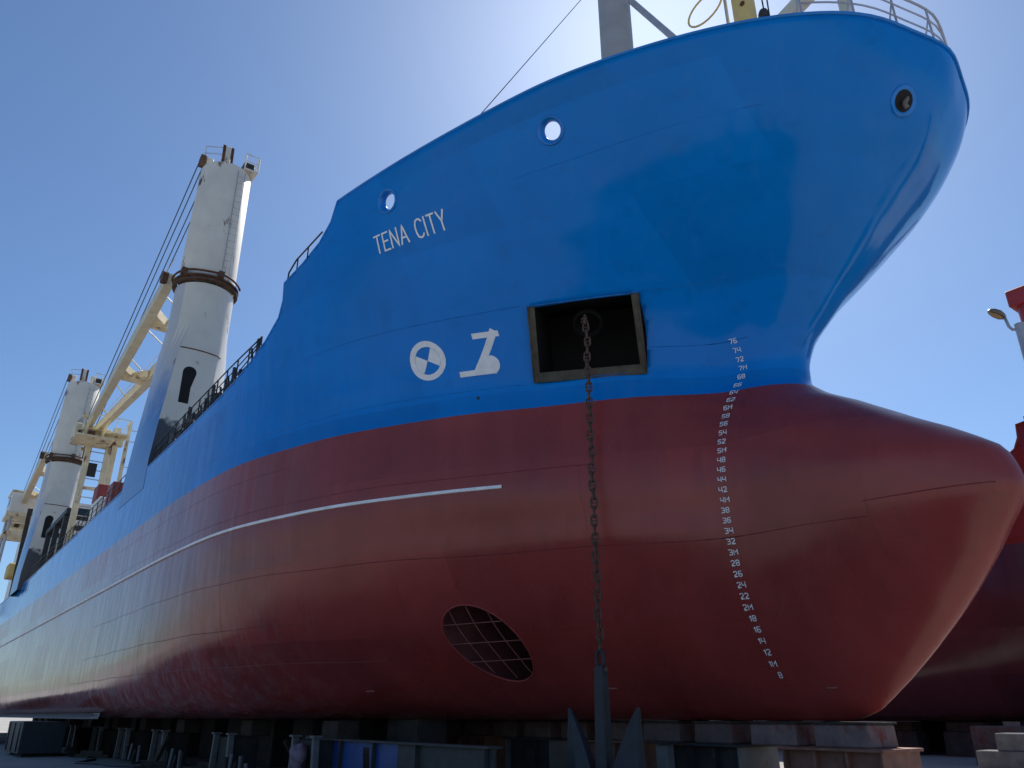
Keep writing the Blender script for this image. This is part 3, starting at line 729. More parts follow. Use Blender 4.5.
# even angles starting from the fore outboard corner
cum = np.linspace(0, 2*math.pi, NP, endpoint=False)+math.atan2(poly[0][1]-AY, poly[0][0]-AX)+.18
def ring(sv, r, z):
    return [(a_*(1-sv)+(AX+r*math.cos(t))*sv, b_*(1-sv)+(AY+r*math.sin(t))*sv, z) for (a_, b_), t in zip(PP, cum)]
SH = [ring(0, 1.25, 8.0), ring(.0, 1.25, 9.2), ring(.16, 1.27, 11), ring(.36, 1.28, 12.6), ring(.60, 1.28, 14.25), ring(1, 1.26, 15.6), ring(1, 1.25, 17.6)]
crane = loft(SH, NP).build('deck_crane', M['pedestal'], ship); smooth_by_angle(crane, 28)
crane['label'] = 'tall off-white crane tower nearest the bow'
def cyl(prof, name, m, parent, n=40):
    o = MB().lathe(prof, (AX, AY, 0), (0, 0, 1), n).build(name, m, parent); return smooth_by_angle(o, 40)
cyl([(1.26, 17.70), (1.40, 17.72), (1.41, 17.78), (1.33, 17.80), (1.33, 17.88), (1.42, 17.90), (1.42, 17.97), (1.24, 17.99)], 'slew_ring', M['ringrust'], crane)
cyl([(1.20, 18.0), (1.22, 18.6), (1.16, 24.2), (1.12, 24.3), (0, 24.32)], 'tower', M['white'], crane)
MB().tube([(AX+1.45*math.cos(t), AY+1.45*math.sin(t), 18.12+.02*math.sin(5*t)) for t in np.linspace(-2.2, 1.2, 24)], .05, 6).build('ring_pipe', M['rust'], crane)
for t in (-1.0, .15): MB().box((AX+1.42*math.cos(t)-.12, AY+1.42*math.sin(t)-.12, 17.95), (AX+1.42*math.cos(t)+.12, AY+1.42*math.sin(t)+.12, 18.25)).build('ring_bracket', M['ringrust'], crane)
# weld collar with rust where pedestal meets tube, slot in the pedestal's front face
mb = MB()
for k in range(0, 8):
    pass
fx = ring(.60, 1.28, 14.25)
MB().tube([(p_[0]+.012, p_[1], 14.25) for p_ in fx[0:9]], .025, 6).build('weld_seam', M['rust'], crane)
slot = []
for k in range(9): t = math.pi*k/8; slot.append((-7.17+.27*math.cos(t)+.07, 13.15+.27*math.sin(t)))
slot += [(-7.37, 12.5), (-7.37, 11.75), (-6.98, 11.75), (-6.98, 12.45)]
def front_x(y_, z_):
    best = None
    for (za, A_), (zb, B_) in zip([(s_[0][2], s_) for s_ in SH[:-1]], [(s_[0][2], s_) for s_ in SH[1:]]):
        if za <= z_ <= zb:
            f_ = (z_-za)/(zb-za); pr = [(A_[i][0]*(1-f_)+B_[i][0]*f_, A_[i][1]*(1-f_)+B_[i][1]*f_) for i in range(NP)]
            for i in range(NP):
                (x1, y1), (x2, y2) = pr[i], pr[(i+1) % NP]
                if (y1-y_)*(y2-y_) <= 0 and y1 != y2:
                    xx = x1+(x2-x1)*(y_-y1)/(y2-y1)
                    if best is None or xx > best: best = xx
    return best if best is not None else -22
n_ = len(slot)
MB().add([(front_x(a_, b_)+.012, a_, b_) for a_, b_ in slot]+[(front_x(a_, b_)-.2, a_, b_) for a_, b_ in slot], [tuple(range(n_))]+[(i, i+n_, (i+1) % n_+n_, (i+1) % n_) for i in range(n_)]).build('slot_opening', M['pocketin'], crane)
# head of the tower: sheave horns, platform, hand rails
for nm, cx2, cy2, w, d, h0, h1, m_ in (('sheave_horn', -23.1, -7.0, .30, .8, 23.6, 25.45, 'white'), ('sheave_horn', -23.9, -7.55, .34, .5, 23.8, 25.1, 'white'), ('sheave_horn', -24.3, -6.2, .3, .7, 23.8, 25.5, 'white')):
    mb = MB().prism([(cx2-d/2, h0), (cx2+d/2, h0), (cx2+d/2*.7, h1), (cx2-d/2*.5, h1)], cy2-w/2, cy2+w/2); mb.build(nm, M[m_], crane, bevel=.03)
for yy in (-7.2, -6.8): MB().bar((-22.72, yy, 24.4), (-22.85, yy, 25.45), .06, .12, (0, 1, 0)).build('horn_edge', M['rust'], crane)
MB().lathe([(0, -.08), (.3, -.08), (.34, -.1), (.34, .1), (.3, .08), (0, .08)], (-23.9, -7.86, 24.85), (0, 1, 0), 20).build('sheave', M['ringrust'], crane)
MB().lathe([(0, -.08), (.3, -.08), (.34, -.1), (.34, .1), (.3, .08), (0, .08)], (-23.2, -5.95, 24.7), (0, 1, 0), 20).build('sheave', M['dark'], crane)
pt = MB().box((-24.2, -6.2, 24.33), (-22.5, -5.55, 24.40)).build('head_platform', M['white'], crane)
for q in ((-22.5, -5.55), (-24.2, -5.55), (-23.35, -5.55), (-22.5, -6.2)): MB().tube([(q[0], q[1], 24.36), (q[0], q[1], 25.2)], .03, 6).build('post', M['white'], pt)
for hh in (24.8, 25.2): MB().tube([(-24.2, -6.2, hh), (-24.2, -5.55, hh), (-22.5, -5.55, hh), (-22.5, -6.2, hh)], .028, 6).build('hand_rail', M['white'], pt)
for hh in (25.0, 25.4): MB().tube([(-22.95, -7.1, hh), (-23.4, -7.9, hh), (-24.2, -7.7, hh)], .022, 6).build('hand_rail', M['galv'], crane)
MB().box((-23.3, -6.2, 24.41), (-22.65, -5.7, 24.85)).build('lamp_box', M['dark'], crane, bevel=.03)
# jib: two box beams closing to the tip
TIP = Vector((-46.5, -7.25, 17.3))
A0, B0 = Vector((-24.6, -8.1, 18.45)), Vector((-24.6, -5.4, 18.35))
jib = MB()
def taper_beam(mb, p, q, w0, h0, w1, h1, n=5):
    p, q = Vector(p), Vector(q); d = (q-p).normalized(); a_ = d.cross(Vector((0, 0, 1))).normalized(); b_ = a_.cross(d)
    vs = []
    for w, h_, o_ in ((w0, h0, p), (w0*1.15, h0*1.25, p.lerp(q, .3)), (w1, h1, q)):
        vs += [o_+a_*(sx*w/2)+b_*(sy*h_/2) for sx, sy in ((-1, -1), (1, -1), (1, 1), (-1, 1))]
    mb.add(vs, [(0, 1, 2, 3), (11, 10, 9, 8)]+[(4*i+k, 4*i+(k+1) % 4, 4*i+4+(k+1) % 4, 4*i+4+k) for i in (0, 1) for k in range(4)]); return mb
taper_beam(jib, A0, TIP+Vector((0, -.25, 0)), .38, .6, .35, .55); taper_beam(jib, B0, TIP+Vector((0, .25, 0)), .38, .6, .35, .55)
jib = jib.build('jib', M['creamclean'], crane); jib['label'] = 'cream twin-beam jib lowered aft'
def onb(a_, f_, s_): return a_.lerp(TIP+Vector((0, s_*.25, 0)), f_)
for f_, th in ((.20, .5), (.52, .45)):
    p_, q_ = onb(A0, f_, -1), onb(B0, f_, 1); mb = MB().bar(p_, q_, .55, th)
    mb.bar(p_+Vector((1.1, .1, 0)), p_+Vector((0, .9, 0)), .3, th*.9); mb.bar(q_+Vector((1.1, -.1, 0)), q_+Vector((0, -.9, 0)), .3, th*.9)
    mb.build('cross_beam', M['cream'], jib)
MB().box(TIP+Vector((-.7, -.9, -.6)), TIP+Vector((.6, .9, .5))).build('jib_head', M['cream'], jib, bevel=.05)
for yy in (-.6, 0, .6): MB().lathe([(0, -.1), (.45, -.1), (.5, -.13), (.5, .13), (.45, .1), (0, .1)], TIP+Vector((-.8, yy, .1)), (0, 1, 0), 18).build('sheave', M['rust'], jib)
MB().lathe([(0, -.12), (.3, -.12), (.3, .12), (0, .12)], A0+Vector((0, -.25, 0)), (0, 1, 0), 18).build('pivot_boss', M['ringrust'], jib)
for yy, zz, x0 in ((-7.95, 24.85, -24.15), (-7.75, 24.7, -24.15), (-7.5, 24.4, -24.1), (-7.3, 24.3, -24.1)):
    MB().tube([(x0, yy, zz), TIP+Vector((-.6, (yy+7.6), .3))], .028, 5).build('wire_rope', M['cable'], jib)
MB().tube([TIP+Vector((-.2, 0, -.5)), TIP+Vector((-.2, 0, -1.6))], .04, 6).build('hook_rope', M['cable'], jib)
ld = MB()
for yy in (-.16, .16): ld.tube([(AX+1.28*math.cos(.35)+.02, AY+1.28*math.sin(.35)+yy, 18.1), (AX+1.22*math.cos(.35)+.02, AY+1.22*math.sin(.35)+yy, 24.0)], .018, 5)
ld = ld.build('ladder', M['galv'], crane)
for k in range(16): MB().tube([(AX+1.27*math.cos(.35), AY+1.27*math.sin(.35)-.16, 18.3+.36*k), (AX+1.27*math.cos(.35), AY+1.27*math.sin(.35)+.16, 18.3+.36*k)], .012, 4).build('rung', M['galv'], ld)
for k in range(14):
    bx_ = TIP+Vector((random.uniform(-.4, 3.6), random.uniform(-.9, .9), random.uniform(-1.1, .3))); s_ = random.uniform(.1, .28)
    MB().box(bx_-Vector((s_*1.4, s_, s_*.7)), bx_+Vector((s_*1.4, s_, s_*.7))).build('jib_fitting', M['cream' if k % 3 else 'ringrust'], jib, bevel=.02)
for k in range(5):
    f_ = .08+.17*k; p_, q_ = onb(A0, f_, -1), onb(B0, min(1, f_+.10), 1); MB().tube([p_+Vector((0, 0, .25)), q_+Vector((0, 0, .25))], .035, 5).build('jib_brace', M['cream'], jib)
for s_, o_ in ((A0, -1), (B0, 1)): MB().tube([s_+Vector((0, 0, 1.1)), onb(s_, .45, o_)+Vector((0, 0, 1.1)), onb(s_, .9, o_)+Vector((0, 0, .9))], .02, 5).build('jib_hand_rail', M['galv'], jib)
for yy in (-.5, .5):
    for k in range(4): MB().tube([TIP+Vector((2.2, yy, -1.0)), TIP+Vector((2.2+.9*k, yy, .1))], .04, 5).build('jib_truss', M['cream'], jib)
MB().box(TIP+Vector((1.2, -1.1, -1.2)), TIP+Vector((3.6, 1.1, -1.1))).build('jib_gallery', M['cream'], jib)
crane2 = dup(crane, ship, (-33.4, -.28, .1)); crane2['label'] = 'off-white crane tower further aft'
# pedestal of the aft crane reuses object coordinates, so its paint follows

# jib rest between the cranes
rest = MB()
for yy in (-7.2, -6.05): rest.bar((-45.2, yy, 8), (-45.2, yy, 17.0), .34, .34, (1, 0, 0))
rest.bar((-45.2, -7.9, 16.7), (-45.2, -5.3, 16.7), .5, .5); rest.bar((-45.2, -7.2, 13.4), (-45.2, -6.05, 13.4), .2, .2)
rest = rest.build('jib_rest', M['cream'], ship, bevel=.02); rest['label'] = 'rusty cream goal-post jib rest'
MB().bar((-47.0, -5.5, 8), (-47.0, -5.5, 18.2), .42, .42, (1, 0, 0)).build('post', M['creamclean'], rest)
MB().bar((-46.2, -4.9, 8), (-46.2, -4.9, 18.6), .22, .22, (1, 0, 0)).build('post', M['cream'], rest)
for k in range(12): MB().bar((-45.2, -7.05, 9.2+.6*k), (-45.2, -6.2, 9.2+.6*k), .05, .05).build('rung', M['galv'], rest)
for zz in (14.0, 15.4, 17.2, 18.0): MB().tube([(-46.2, -4.9, zz), (-46.2, -3.9, zz+.05)], .03, 5).build('antenna_arm', M['galv'], rest)
MB().bar((-45.2, -7.05, 14.6), (-45.2, -6.5, 14.6), .06, .9, (0, 0, 1)).build('sign_frame', M['dark'], rest)
mb = MB().box((-46.2, -7.6, 16.95), (-44.2, -5.2, 17.05)); mb.build('rest_platform', M['cream'], rest)
for q in ((-44.2, -7.6), (-44.2, -6.8), (-44.2, -6.0), (-44.2, -5.2), (-46.2, -5.2)): MB().tube([(q[0], q[1], 17), (q[0], q[1], 18)], .03, 5).build('platform_post', M['cream'], rest)
MB().tube([(-46.2, -7.6, 18), (-44.2, -7.6, 18), (-44.2, -5.2, 18), (-46.2, -5.2, 18)], .03, 5).build('hand_rail', M['cream'], rest)

# accommodation with bridge wing, seen past the aft crane
acc_ = MB().box((-87, -6.4, 8), (-75, 6.4, 16.6)).build('accommodation', M['house'], ship); acc_['label'] = 'white accommodation block with bridge wing'
MB().box((-85, -5.5, 16.62), (-75.4, 5.5, 19.2)).build('wheelhouse', M['house'], acc_)
for k in range(6): MB().box((-75.38, -5+1.7*k, 17.6), (-75.33, -3.7+1.7*k, 18.7)).build('window', M['glass'], acc_)
wg = MB().box((-74.5, -9.0, 16.7), (-71.2, -5.6, 18.5)).build('bridge_wing', M['house'], acc_, bevel=.03)
MB().box((-73.6, -9.04, 17.5), (-72.4, -8.98, 18.2)).build('window', M['glass'], wg)
MB().box((-74.6, -9.1, 18.52), (-71.0, -5.5, 18.62)).build('wing_roof', M['cream'], wg)
MB().box((-74.6, -9.1, 16.35), (-71.0, -5.5, 16.68)).build('wing_floor', M['cream'], wg)
MB().box((-74.6, -9.0, 14.7), (-71.2, -6.4, 15.0)).build('side_gallery', M['cream'], acc_)
for x0, y0 in ((-71.6, -8.7), (-73.8, -8.8), (-71.6, -7.2)): MB().tube([(x0, y0, 8), (x0, y0, 16.4)], .11, 8).build('wing_post', M['galv'], acc_)
MB().tube([(-71.3, -9.0, 15.9), (-71.3, -6.4, 15.9)], .03, 5).build('gallery_rail', M['galv'], acc_)
MB().bar((-69.8, -7.3, 8.2), (-68.6, -7.6, 16.6), .35, .35).build('dark_leg', M['stooldark'], acc_)
MB().box((-72.5, -8.0, 11.0), (-70.5, -6.6, 12.2)).build('lifeboat_cradle', M['yellow'], acc_, bevel=.1)

# ---------------------------------------------------------------- forecastle gear
mast = MB().tube([(-3.68, 0, 11.1), (-3.68, 0, 30)], .53, 28).build('foremast', M['grey'], ship); smooth_by_angle(mast, 40); mast['label'] = 'thick grey foremast'
MB().lathe([(.545, 17), (.545, 19.2)], (-3.68, 0, 0), (0, 0, 1), 28).build('mast_band', M['blue'], mast, smooth=True)
MB().tube([(-2.95, 0, 21.6), (2.4, 0, 11.2)], .10, 8).build('mast_stay', M['galv'], mast)
MB().tube([(-4.1, -.4, 23.2), (-2.15, -6.45, 12.55)], .012, 5).build('forestay_wire', M['cable'], mast)
yp = MB().bar((.98, 0, 11.1), (.98, 0, 24), .46, .46, (1, 0, 0)).build('yellow_post', M['yellow'], ship, bevel=.04)
MB().lathe([(.0, 0), (.07, 0), (.07, .03), (0, .03)], (1.1, -.235, 17.5), (0, -1, 0), 12).build('bolt', M['rust'], yp)
MB().tube([(.45, 0, 11.1), (.45, 0, 22)], .045, 8).build('pipe', M['galv'], yp)
MB().tube([(.4-.55+.6*math.cos(t), -.1, 18.55+.45*math.sin(t)) for t in np.linspace(.4, 6.2, 22)], .03, 6).build('hose_loop', M['yellow'], yp)
for dx in (.2, .45): MB().tube([(1.9, -.6, 12), (1.45+dx, -.3, 21)], .02, 5).build('wire_rope', M['cable'], yp)
MB().lathe([(0, -.16), (.1, -.12), (.14, 0), (.1, .12), (0, .16)], (1.78, -.5, 16.3), (0, 0, 1), 12).build('rope_block', M['dark'], yp)
dv = MB().bar((3.93, -1.0, 11.1), (3.93, -1.0, 17), .22, .22, (1, 0, 0)); dv.bar((2.35, -1, 15.05), (4.3, -1, 15.6), .30, .32)
dv = dv.build('davit', M['creamclean'], ship, bevel=.03); MB().box((2.12, -1.15, 14.9), (2.33, -.85, 15.2)).build('end_pad', M['black'], dv, bevel=.02)
MB().tube([(2.7, -1, 15.3), (3.6, -1, 13.2)], .05, 6).build('davit_stay', M['galv'], dv)
MB().box((.25, -3.5, 12.5), (.45, -3.3, 12.62)).build('cleat', M['dark'], ship)
for q, s_ in (((-.3, -5.62), .14), ((.55, -5.2), .12), ((-3.0, -6.6), .12)): MB().box((q[0]-s_, q[1]-.04, 12.5), (q[0]+s_, q[1]+.08, 12.62), .6).build('cleat', M['dark'], ship)

# ---------------------------------------------------------------- anchor and chain
ch = thing('anchor_chain', 'rusty stud-link chain hanging from the anchor pocket down to the anchor', 'chain', (-1.9, -3.6, K+1.15))
def link_mesh():
    b = MB(); n = 20; pts = []
    for k in range(n):
        t = 2*math.pi*k/n; x_ = .060*math.cos(t); z_ = .066*math.sin(t)+(.048 if math.sin(t) > 0 else -.048); pts.append(Vector((x_, 0, z_)))
    rings = []
    for k in range(n):
        d = (pts[(k+1) % n]-pts[k-1]).normalized(); a_ = Vector((0, 1, 0)); b_ = d.cross(a_)
        rings += [pts[k]+(a_*math.cos(2*math.pi*j/8)+b_*math.sin(2*math.pi*j/8))*.022 for j in range(8)]
    b.add(rings, [(k*8+j, k*8+(j+1) % 8, ((k+1) % n)*8+(j+1) % 8, ((k+1) % n)*8+j) for k in range(n) for j in range(8)])
    b.tube([(-.05, 0, 0), (.05, 0, 0)], .016, 6); return b
lk = link_mesh().build('link', M['chain'], ch, smooth=True)
nl = 39
for i in range(nl):
    o = lk if i == 0 else lk.copy()
    if i: COL.objects.link(o); o.parent = ch
    o.location = (.012*math.sin(i*1.3), .01*math.cos(i*.9), .16+.181*i); o.rotation_euler = (.03*math.sin(i), .04*math.cos(2.1*i), R(35 if i % 2 else 125)+.12*math.sin(i*2.3))
top_ = Vector((0, 0, .16+.181*(nl-1))); dest = hp+inw*.35+Vector((0, 0, .1))-Vector((-1.9, -3.6, 1.15))
dv_ = (dest-top_); nk = int(dv_.length/.181)
for i in range(nk):
    o = lk.copy(); COL.objects.link(o); o.parent = ch; d_ = dv_.normalized()
    o.location = top_+d_*(.181*(i+1)); o.rotation_euler = (d_.to_track_quat('Z', 'Y') @ Matrix.Rotation(R(35 if (i+nl) % 2 else 125), 4, 'Z').to_quaternion()).to_euler()
an = thing('ship_anchor', 'blue-grey stockless anchor hanging point-up flukes beside the keel blocks', 'anchor', (-1.9, -3.6, 0))
sh = loft([[(-.12*s_, -.09*s_, z_), (.12*s_, -.09*s_, z_), (.12*s_, .09*s_, z_), (-.12*s_, .09*s_, z_)] for z_, s_ in ((.25, 1.25), (1.4, 1.1), (2.2, .95), (2.45, .8))], 4)
sh = sh.build('shank', M['anchor'], an, bevel=.02)
MB().tube([(.0+.1*math.cos(t), 0, 2.55+.17*math.sin(t)) for t in np.linspace(-.9, math.pi+.9, 16)], .038, 8).build('shackle', M['anchor'], an, smooth=True)
MB().tube([(-.16, 0, 2.36), (.16, 0, 2.36)], .045, 8).build('shackle_pin', M['chain'], an)
MB().prism([(-.55, .12), (.55, .12), (.42, .48), (.2, .6), (-.2, .6), (-.42, .48)], -.24, .24).build('crown', M['anchor'], an, bevel=.04)
for sg in (-1, 1):
    f = MB(); xo = sg*.20
    secs = [((.14, .78), .35, .20), ((.22, .91), .62, .17), ((.44, .92), 1.05, .12), ((.68, .92), 1.45, .07), ((.87, .93), 1.72, .03)]
    rings = []
    for (a_, b_), z_, t_ in secs: rings += [(sg*a_, -t_*.6, z_), (sg*(a_+b_)/2, -t_, z_), (sg*b_, -t_*.6, z_), (sg*b_, t_*.6, z_), (sg*(a_+b_)/2, t_*.5, z_), (sg*a_, t_*.6, z_)]
    f.add(rings, [(6*i+k, 6*i+(k+1) % 6, 6*i+6+(k+1) % 6, 6*i+6+k) for i in range(4) for k in range(6)]+[tuple(range(6)), tuple(24+k for k in range(6))]).build('fluke', M['anchor'], an)
# ---------------------------------------------------------------- dock furniture (world heights: keel at K)
def block(name, loc, size, m, label, cat, group=None, rz=0., bevel=.025, taper=1.):
    o = MB().box((-size[0]/2, -size[1]/2, 0), (size[0]/2, size[1]/2, size[2]), taper).build(name, M[m], None, bevel=bevel); o.location = loc; o.rotation_euler[2] = rz; return tag(o, label, cat, group)
def stool(loc, L, W, H, m, endm, label, group, ribs=2, name='steel_stool'):
    t = thing(name, label, 'stool', loc, 0, group)
    MB().box((-L/2-.05, -W/2-.05, H-.05), (L/2+.05, W/2+.05, H)).build('top_plate', M[m], t, bevel=.006)
    MB().box((-L/2-.05, -W/2-.05, 0), (L/2+.05, W/2+.05, .05)).build('base_plate', M[m], t)
    MB().box((-L/2+.06, -W/2+.14, .051), (L/2-.06, W/2-.14, H-.051)).build('core', M[m], t)
    n = ribs+2
    for i in range(n):
        x_ = -L/2+.03+(L-.06)*i/(n-1); mm = endm if i in (0, n-1) else m
        MB().box((x_-.02, -W/2, .052), (x_+.02, W/2, H-.052)).build('rib', M[mm], t)
    return t
# keel line
GK = 'blocks along the keel line'
for i in range(12):
    xc = .83-1.42*i; top = K-.012
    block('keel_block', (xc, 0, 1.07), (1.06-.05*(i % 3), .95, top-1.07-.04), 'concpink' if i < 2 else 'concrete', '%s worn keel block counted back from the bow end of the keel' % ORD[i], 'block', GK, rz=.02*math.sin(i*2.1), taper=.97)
    block('wedge_plank', (xc, 0, top-.039), (1.1-.05*(i % 3), 1.0, .036), 'timber', 'thin timber wedge plank on the %s keel block from the bow' % ORD[i], 'plank', 'wedge planks on the keel blocks', rz=.03*math.sin(i*1.7), bevel=.006)
for i in range(6):
    stool((.66-2.85*i, 0, 0), 1.95-.1*(i % 2), 1.25, 1.068, 'stoolbow' if i == 0 else ('stooldark' if i % 2 else 'stool'), 'stoolbow' if i == 0 else ('plate' if i % 2 else 'stool'), '%s steel stool under the keel line, counted from the bow' % ORD[i], 'steel stools under the keel', ribs=2)
# side rows: trestle with two pale flanges and a timber packer up to the shell
def hull_z(x_, y_):
    for z_ in np.linspace(0, 4, 200):
        if hb(max(x_, -29.9), z_) >= abs(y_): return float(z_)
    return 4.
GS = 'side trestles under the bilge'
for i, (xc, y_) in enumerate(((-11.0, -5.0), (-15.4, -5.6), (-21.4, -5.8), (-26.6, -5.8), (-31.5, -5.8), (-37, -5.8), (-43, -5.8), (-49, -5.8))):
    t = thing('side_trestle', '%s side trestle with paired pale flanges, counted from the bow' % ORD[i], 'trestle', (xc, y_, 0), 0, GS)
    for s_ in (-1, 1):
        MB().bar((s_*.72, -.3, 0), (s_*.62, -.3, 1.08), .12, .16, (0, 1, 0)).build('flange', M['plate'], t, bevel=.008)
        MB().box((s_*.64-.13, -.42, 1.082), (s_*.64+.13, -.18, 1.13)).build('flange_cap', M['plate'], t)
    MB().box((-.56, -.22, .05), (.56, .55, 1.02)).build('body', M['stooldark'], t, bevel=.02)
    MB().box((-.7, -.34, 0), (.7, .6, .049)).build('base_plate', M['stooldark'], t)
    hz = K+hull_z(xc+.4, y_+.85)-.03
    block('timber_packer', (xc, y_+.62, 1.025), (.9, .6, max(.3, hz-1.03)), 'timber', 'dark timber packer on the %s side trestle from the bow' % ORD[i], 'timber', 'timber packers on the side trestles')
GB = 'dark blocks under the flat bottom'
idx = 0
for y_ in (-2.9, 3.0, 5.6):
    for xc in np.arange(-6.5, -74, -3.1):
        if y_ == -2.9 and xc > -6: continue
        if hb(xc, .25) < abs(y_)+.3: continue
        hz = K+hull_z(xc+.6, abs(y_)+.4)-.01
        row = {-2.9: 'near', 3.0: 'far', 5.6: 'farthest'}[y_]
        block('bilge_block', (float(xc), y_, 0), (1.5, .9, hz), 'stooldark', '%s dark block of the %s row beneath the flat bottom, counted from the bow' % (ORD[min(idx % 24, 23)], row), 'block', GB); idx += 1
    idx = 0
# girder lying beside the trestles, one end still blue
gd = thing('steel_girder', 'long steel girder lying under the bow, its left half painted blue', 'girder', (-7.7, -4.75, 0))
for nm, a_, b_, m_ in (('flange', (-4.1, -.16, 1.02), (4.1, .16, 1.06), 'girder'), ('flange', (-4.1, -.16, .38), (4.1, .16, .42), 'girder'), ('web', (.5, -.03, .421), (4.08, .03, 1.019), 'girder'), ('web', (-4.08, -.032, .421), (.499, .032, 1.019), 'girderblue')):
    MB().box(a_, b_).build(nm, M[m_], gd)
for x_ in (-2.2, -.5, 1.4, 3.9): MB().box((x_-.015, -.14, .422), (x_+.015, -.034, 1.018)).build('stiffener', M['girder'], gd)
MB().box((-4.16, -.17, .2), (-4.105, .17, 1.1)).build('end_plate', M['plate'], gd)
for x_ in (-3.2, 3.2): block('timber_sleeper', (-7.7+x_, -4.75, 0), (.3, .9, .375), 'timber', 'timber sleeper under the %s end of the steel girder' % ('left' if x_ < 0 else 'right'), 'timber', 'sleepers under the girder')
# rag bundle on the trestle
bm = bmesh.new(); bmesh.ops.create_icosphere(bm, subdivisions=3, radius=.30)
for v in bm.verts:
    s_ = 1+.16*math.sin(7*v.co.x+3*v.co.z*5)+.1*math.sin(11*v.co.y+6*v.co.x); v.co = Vector((v.co.x*.75*s_, v.co.y*.7*s_, v.co.z*1.1*s_))
me = bpy.data.meshes.new('rag_bundle'); bm.to_mesh(me); bm.free(); me.materials.append(M['bag']); me.shade_smooth()
o = bpy.data.objects.new('rag_bundle', me); COL.objects.link(o); o.location = (-11.0, -5.45, .66); tag(o, 'crumpled pinkish cloth bundle stuffed between two pale trestle flanges', 'cloth')
# crate beneath so the bundle rests on something
block('steel_crate', (-11.0, -5.5, 0), (.9, .34, .36), 'stooldark', 'low dark steel crate under the pinkish cloth bundle', 'crate')
# anchor rests near a pale steel post
block('steel_post', (-2.75, -1.1, 0), (.30, .22, 1.06), 'plate', 'pale grey steel post standing right of the anchor', 'post', bevel=.01)
block('loose_plate', (-2.75, -1.1, 1.062), (.55, .5, .03), 'stooldark', 'flat dark plate lying on the pale grey steel post', 'plate', bevel=.004)
# clutter of shoring props in front of the trestles
for i, (xc, y_, n_) in enumerate(((-13.2, -6.2, 6), (-18.2, -6.4, 5), (-24.0, -6.3, 4))):
    t = thing('prop_rack', '%s low rack of upright shoring props, counted from the bow' % ORD[i], 'rack', (xc, y_, 0), 0, 'racks of shoring props')
    MB().box((-1, -.2, 0), (1, .2, .08)).build('tray', M['stooldark'], t)
    for k in range(n_): MB().tube([(-.85+1.7*k/(n_-1)+.05*math.sin(k*3), .03*math.cos(k*2), .08), (-.85+1.7*k/(n_-1)+.08*math.sin(k*5), .06*math.sin(k), .55+.1*math.sin(k*2.3))], .05, 8).build('prop', M['plate' if k % 2 else 'stooldark'], t)
# loose shoring timbers and hoses left under the ship
for i, (x_, y_, L_, rz_, m_) in enumerate(((-7.2, -5.6, 1.8, .3, 'timber'), (-13.4, -4.6, 1.5, -.5, 'timber'), (-17.6, -5.2, 2.2, .2, 'timber'), (-19.3, -6.6, 1.3, 1.1, 'timber'), (-24.2, -5.2, 2.4, -.2, 'timber'), (-28.9, -6.5, 1.7, .6, 'timber'), (-33.8, -6.4, 2.0, .1, 'timber'))):
    t = thing('shoring_pile', '%s loose pile of dark shoring timbers under the hull, counted from the bow' % ORD[i], 'timber', (x_, y_, 0), rz_, 'loose shoring timbers')
    for k in range(4): MB().box((-L_/2+.08*k, -.26+.16*(k % 3), .001+.131*(k//3)), (L_/2-.1*k, -.12+.16*(k % 3), .13+.131*(k//3))).build('timber', M[m_], t, bevel=.01)
    MB().bar((-.2, .35, .0), (.25, -.2, .95), .12, .10).build('prop', M[m_], t)
hose = [(-30+1.1*k, -7.3+.5*math.sin(k*.9)+.25*math.sin(k*2.3), .035) for k in range(24)]
tag(MB().tube(hose, .035, 8).build('air_hose', M['black'], None, smooth=True), 'black air hose snaking along the ground below the bilge', 'hose')
# bottom-left: dark bin close to the edge of the picture
bn = thing('steel_bin', 'dark blue-grey steel bin beside the bilge at the far left', 'bin', (-33.0, -8.3, 0)); 
MB().box((-2.2, -.8, .12), (2.2, .8, 1.35), 1.04).build('body', M['anchor'], bn, bevel=.03)
for x_ in (-1.6, 0, 1.6): MB().box((x_-.05, -.86, .2), (x_+.05, -.80, 1.3)).build('rib', M['anchor'], bn)
for x_ in (-1.6, 1.6): MB().box((x_-.15, -.6, 0), (x_+.15, .6, .119)).build('skid', M['stooldark'], bn)

b2 = thing('screen_skip', 'long low dark skip added to hide bright ground under the far end of the ship at the left edge', 'skip', (-54, -9.2, 0))  # added dark box that screens bright ground beyond the hull
MB().box((-5, -.9, .1), (5, .9, 1.42), 1.02).build('body', M['stooldark'], b2, bevel=.03)
for k in range(9): MB().box((-4.6+1.15*k-.05, -.98, .15), (-4.6+1.15*k+.05, -.925, 1.36)).build('rib', M['stooldark'], b2)
for x_ in (-3.5, 3.5): MB().box((x_-.2, -.7, 0), (x_+.2, .7, .099)).build('skid', M['stooldark'], b2)
# ---------------------------------------------------------------- second ship alongside
ship2 = thing('second_ship', 'dark red hull of another ship on blocks behind the bulbous bow', 'ship', (7.6, 28.4, K-.15))
hull_b = make_hull('hull', M['hull2'], ship2)
MB().tube([(x_, -hb(max(x_, -29.9), ztop(x_)), ztop(x_)) for x_ in (-6.9, -7.2, -7.75, -8.6, -9.6, -9.66, -9.9, -10.6, -12.3, -15.6, -30)], .05, 6).build('bulwark_cap', M['hull2'], ship2)
MB().box((-9.35, -7.6, 11.25), (-9.0, -7.3, 11.65)).build('bollard', M['dark'], ship2, bevel=.03)
x, h, L = wline(11.1); dk2 = [(float(x[i]), -float(h[i])+.05) for i in range(len(x)) if x[i] > -9.3]
MB().add([(a_, b_, 11.1) for a_, b_ in dk2]+[(a_, -b_, 11.1) for a_, b_ in dk2[::-1]], [tuple(range(2*len(dk2)))]).build('forecastle_deck', M['deck'], ship2, recalc=False)
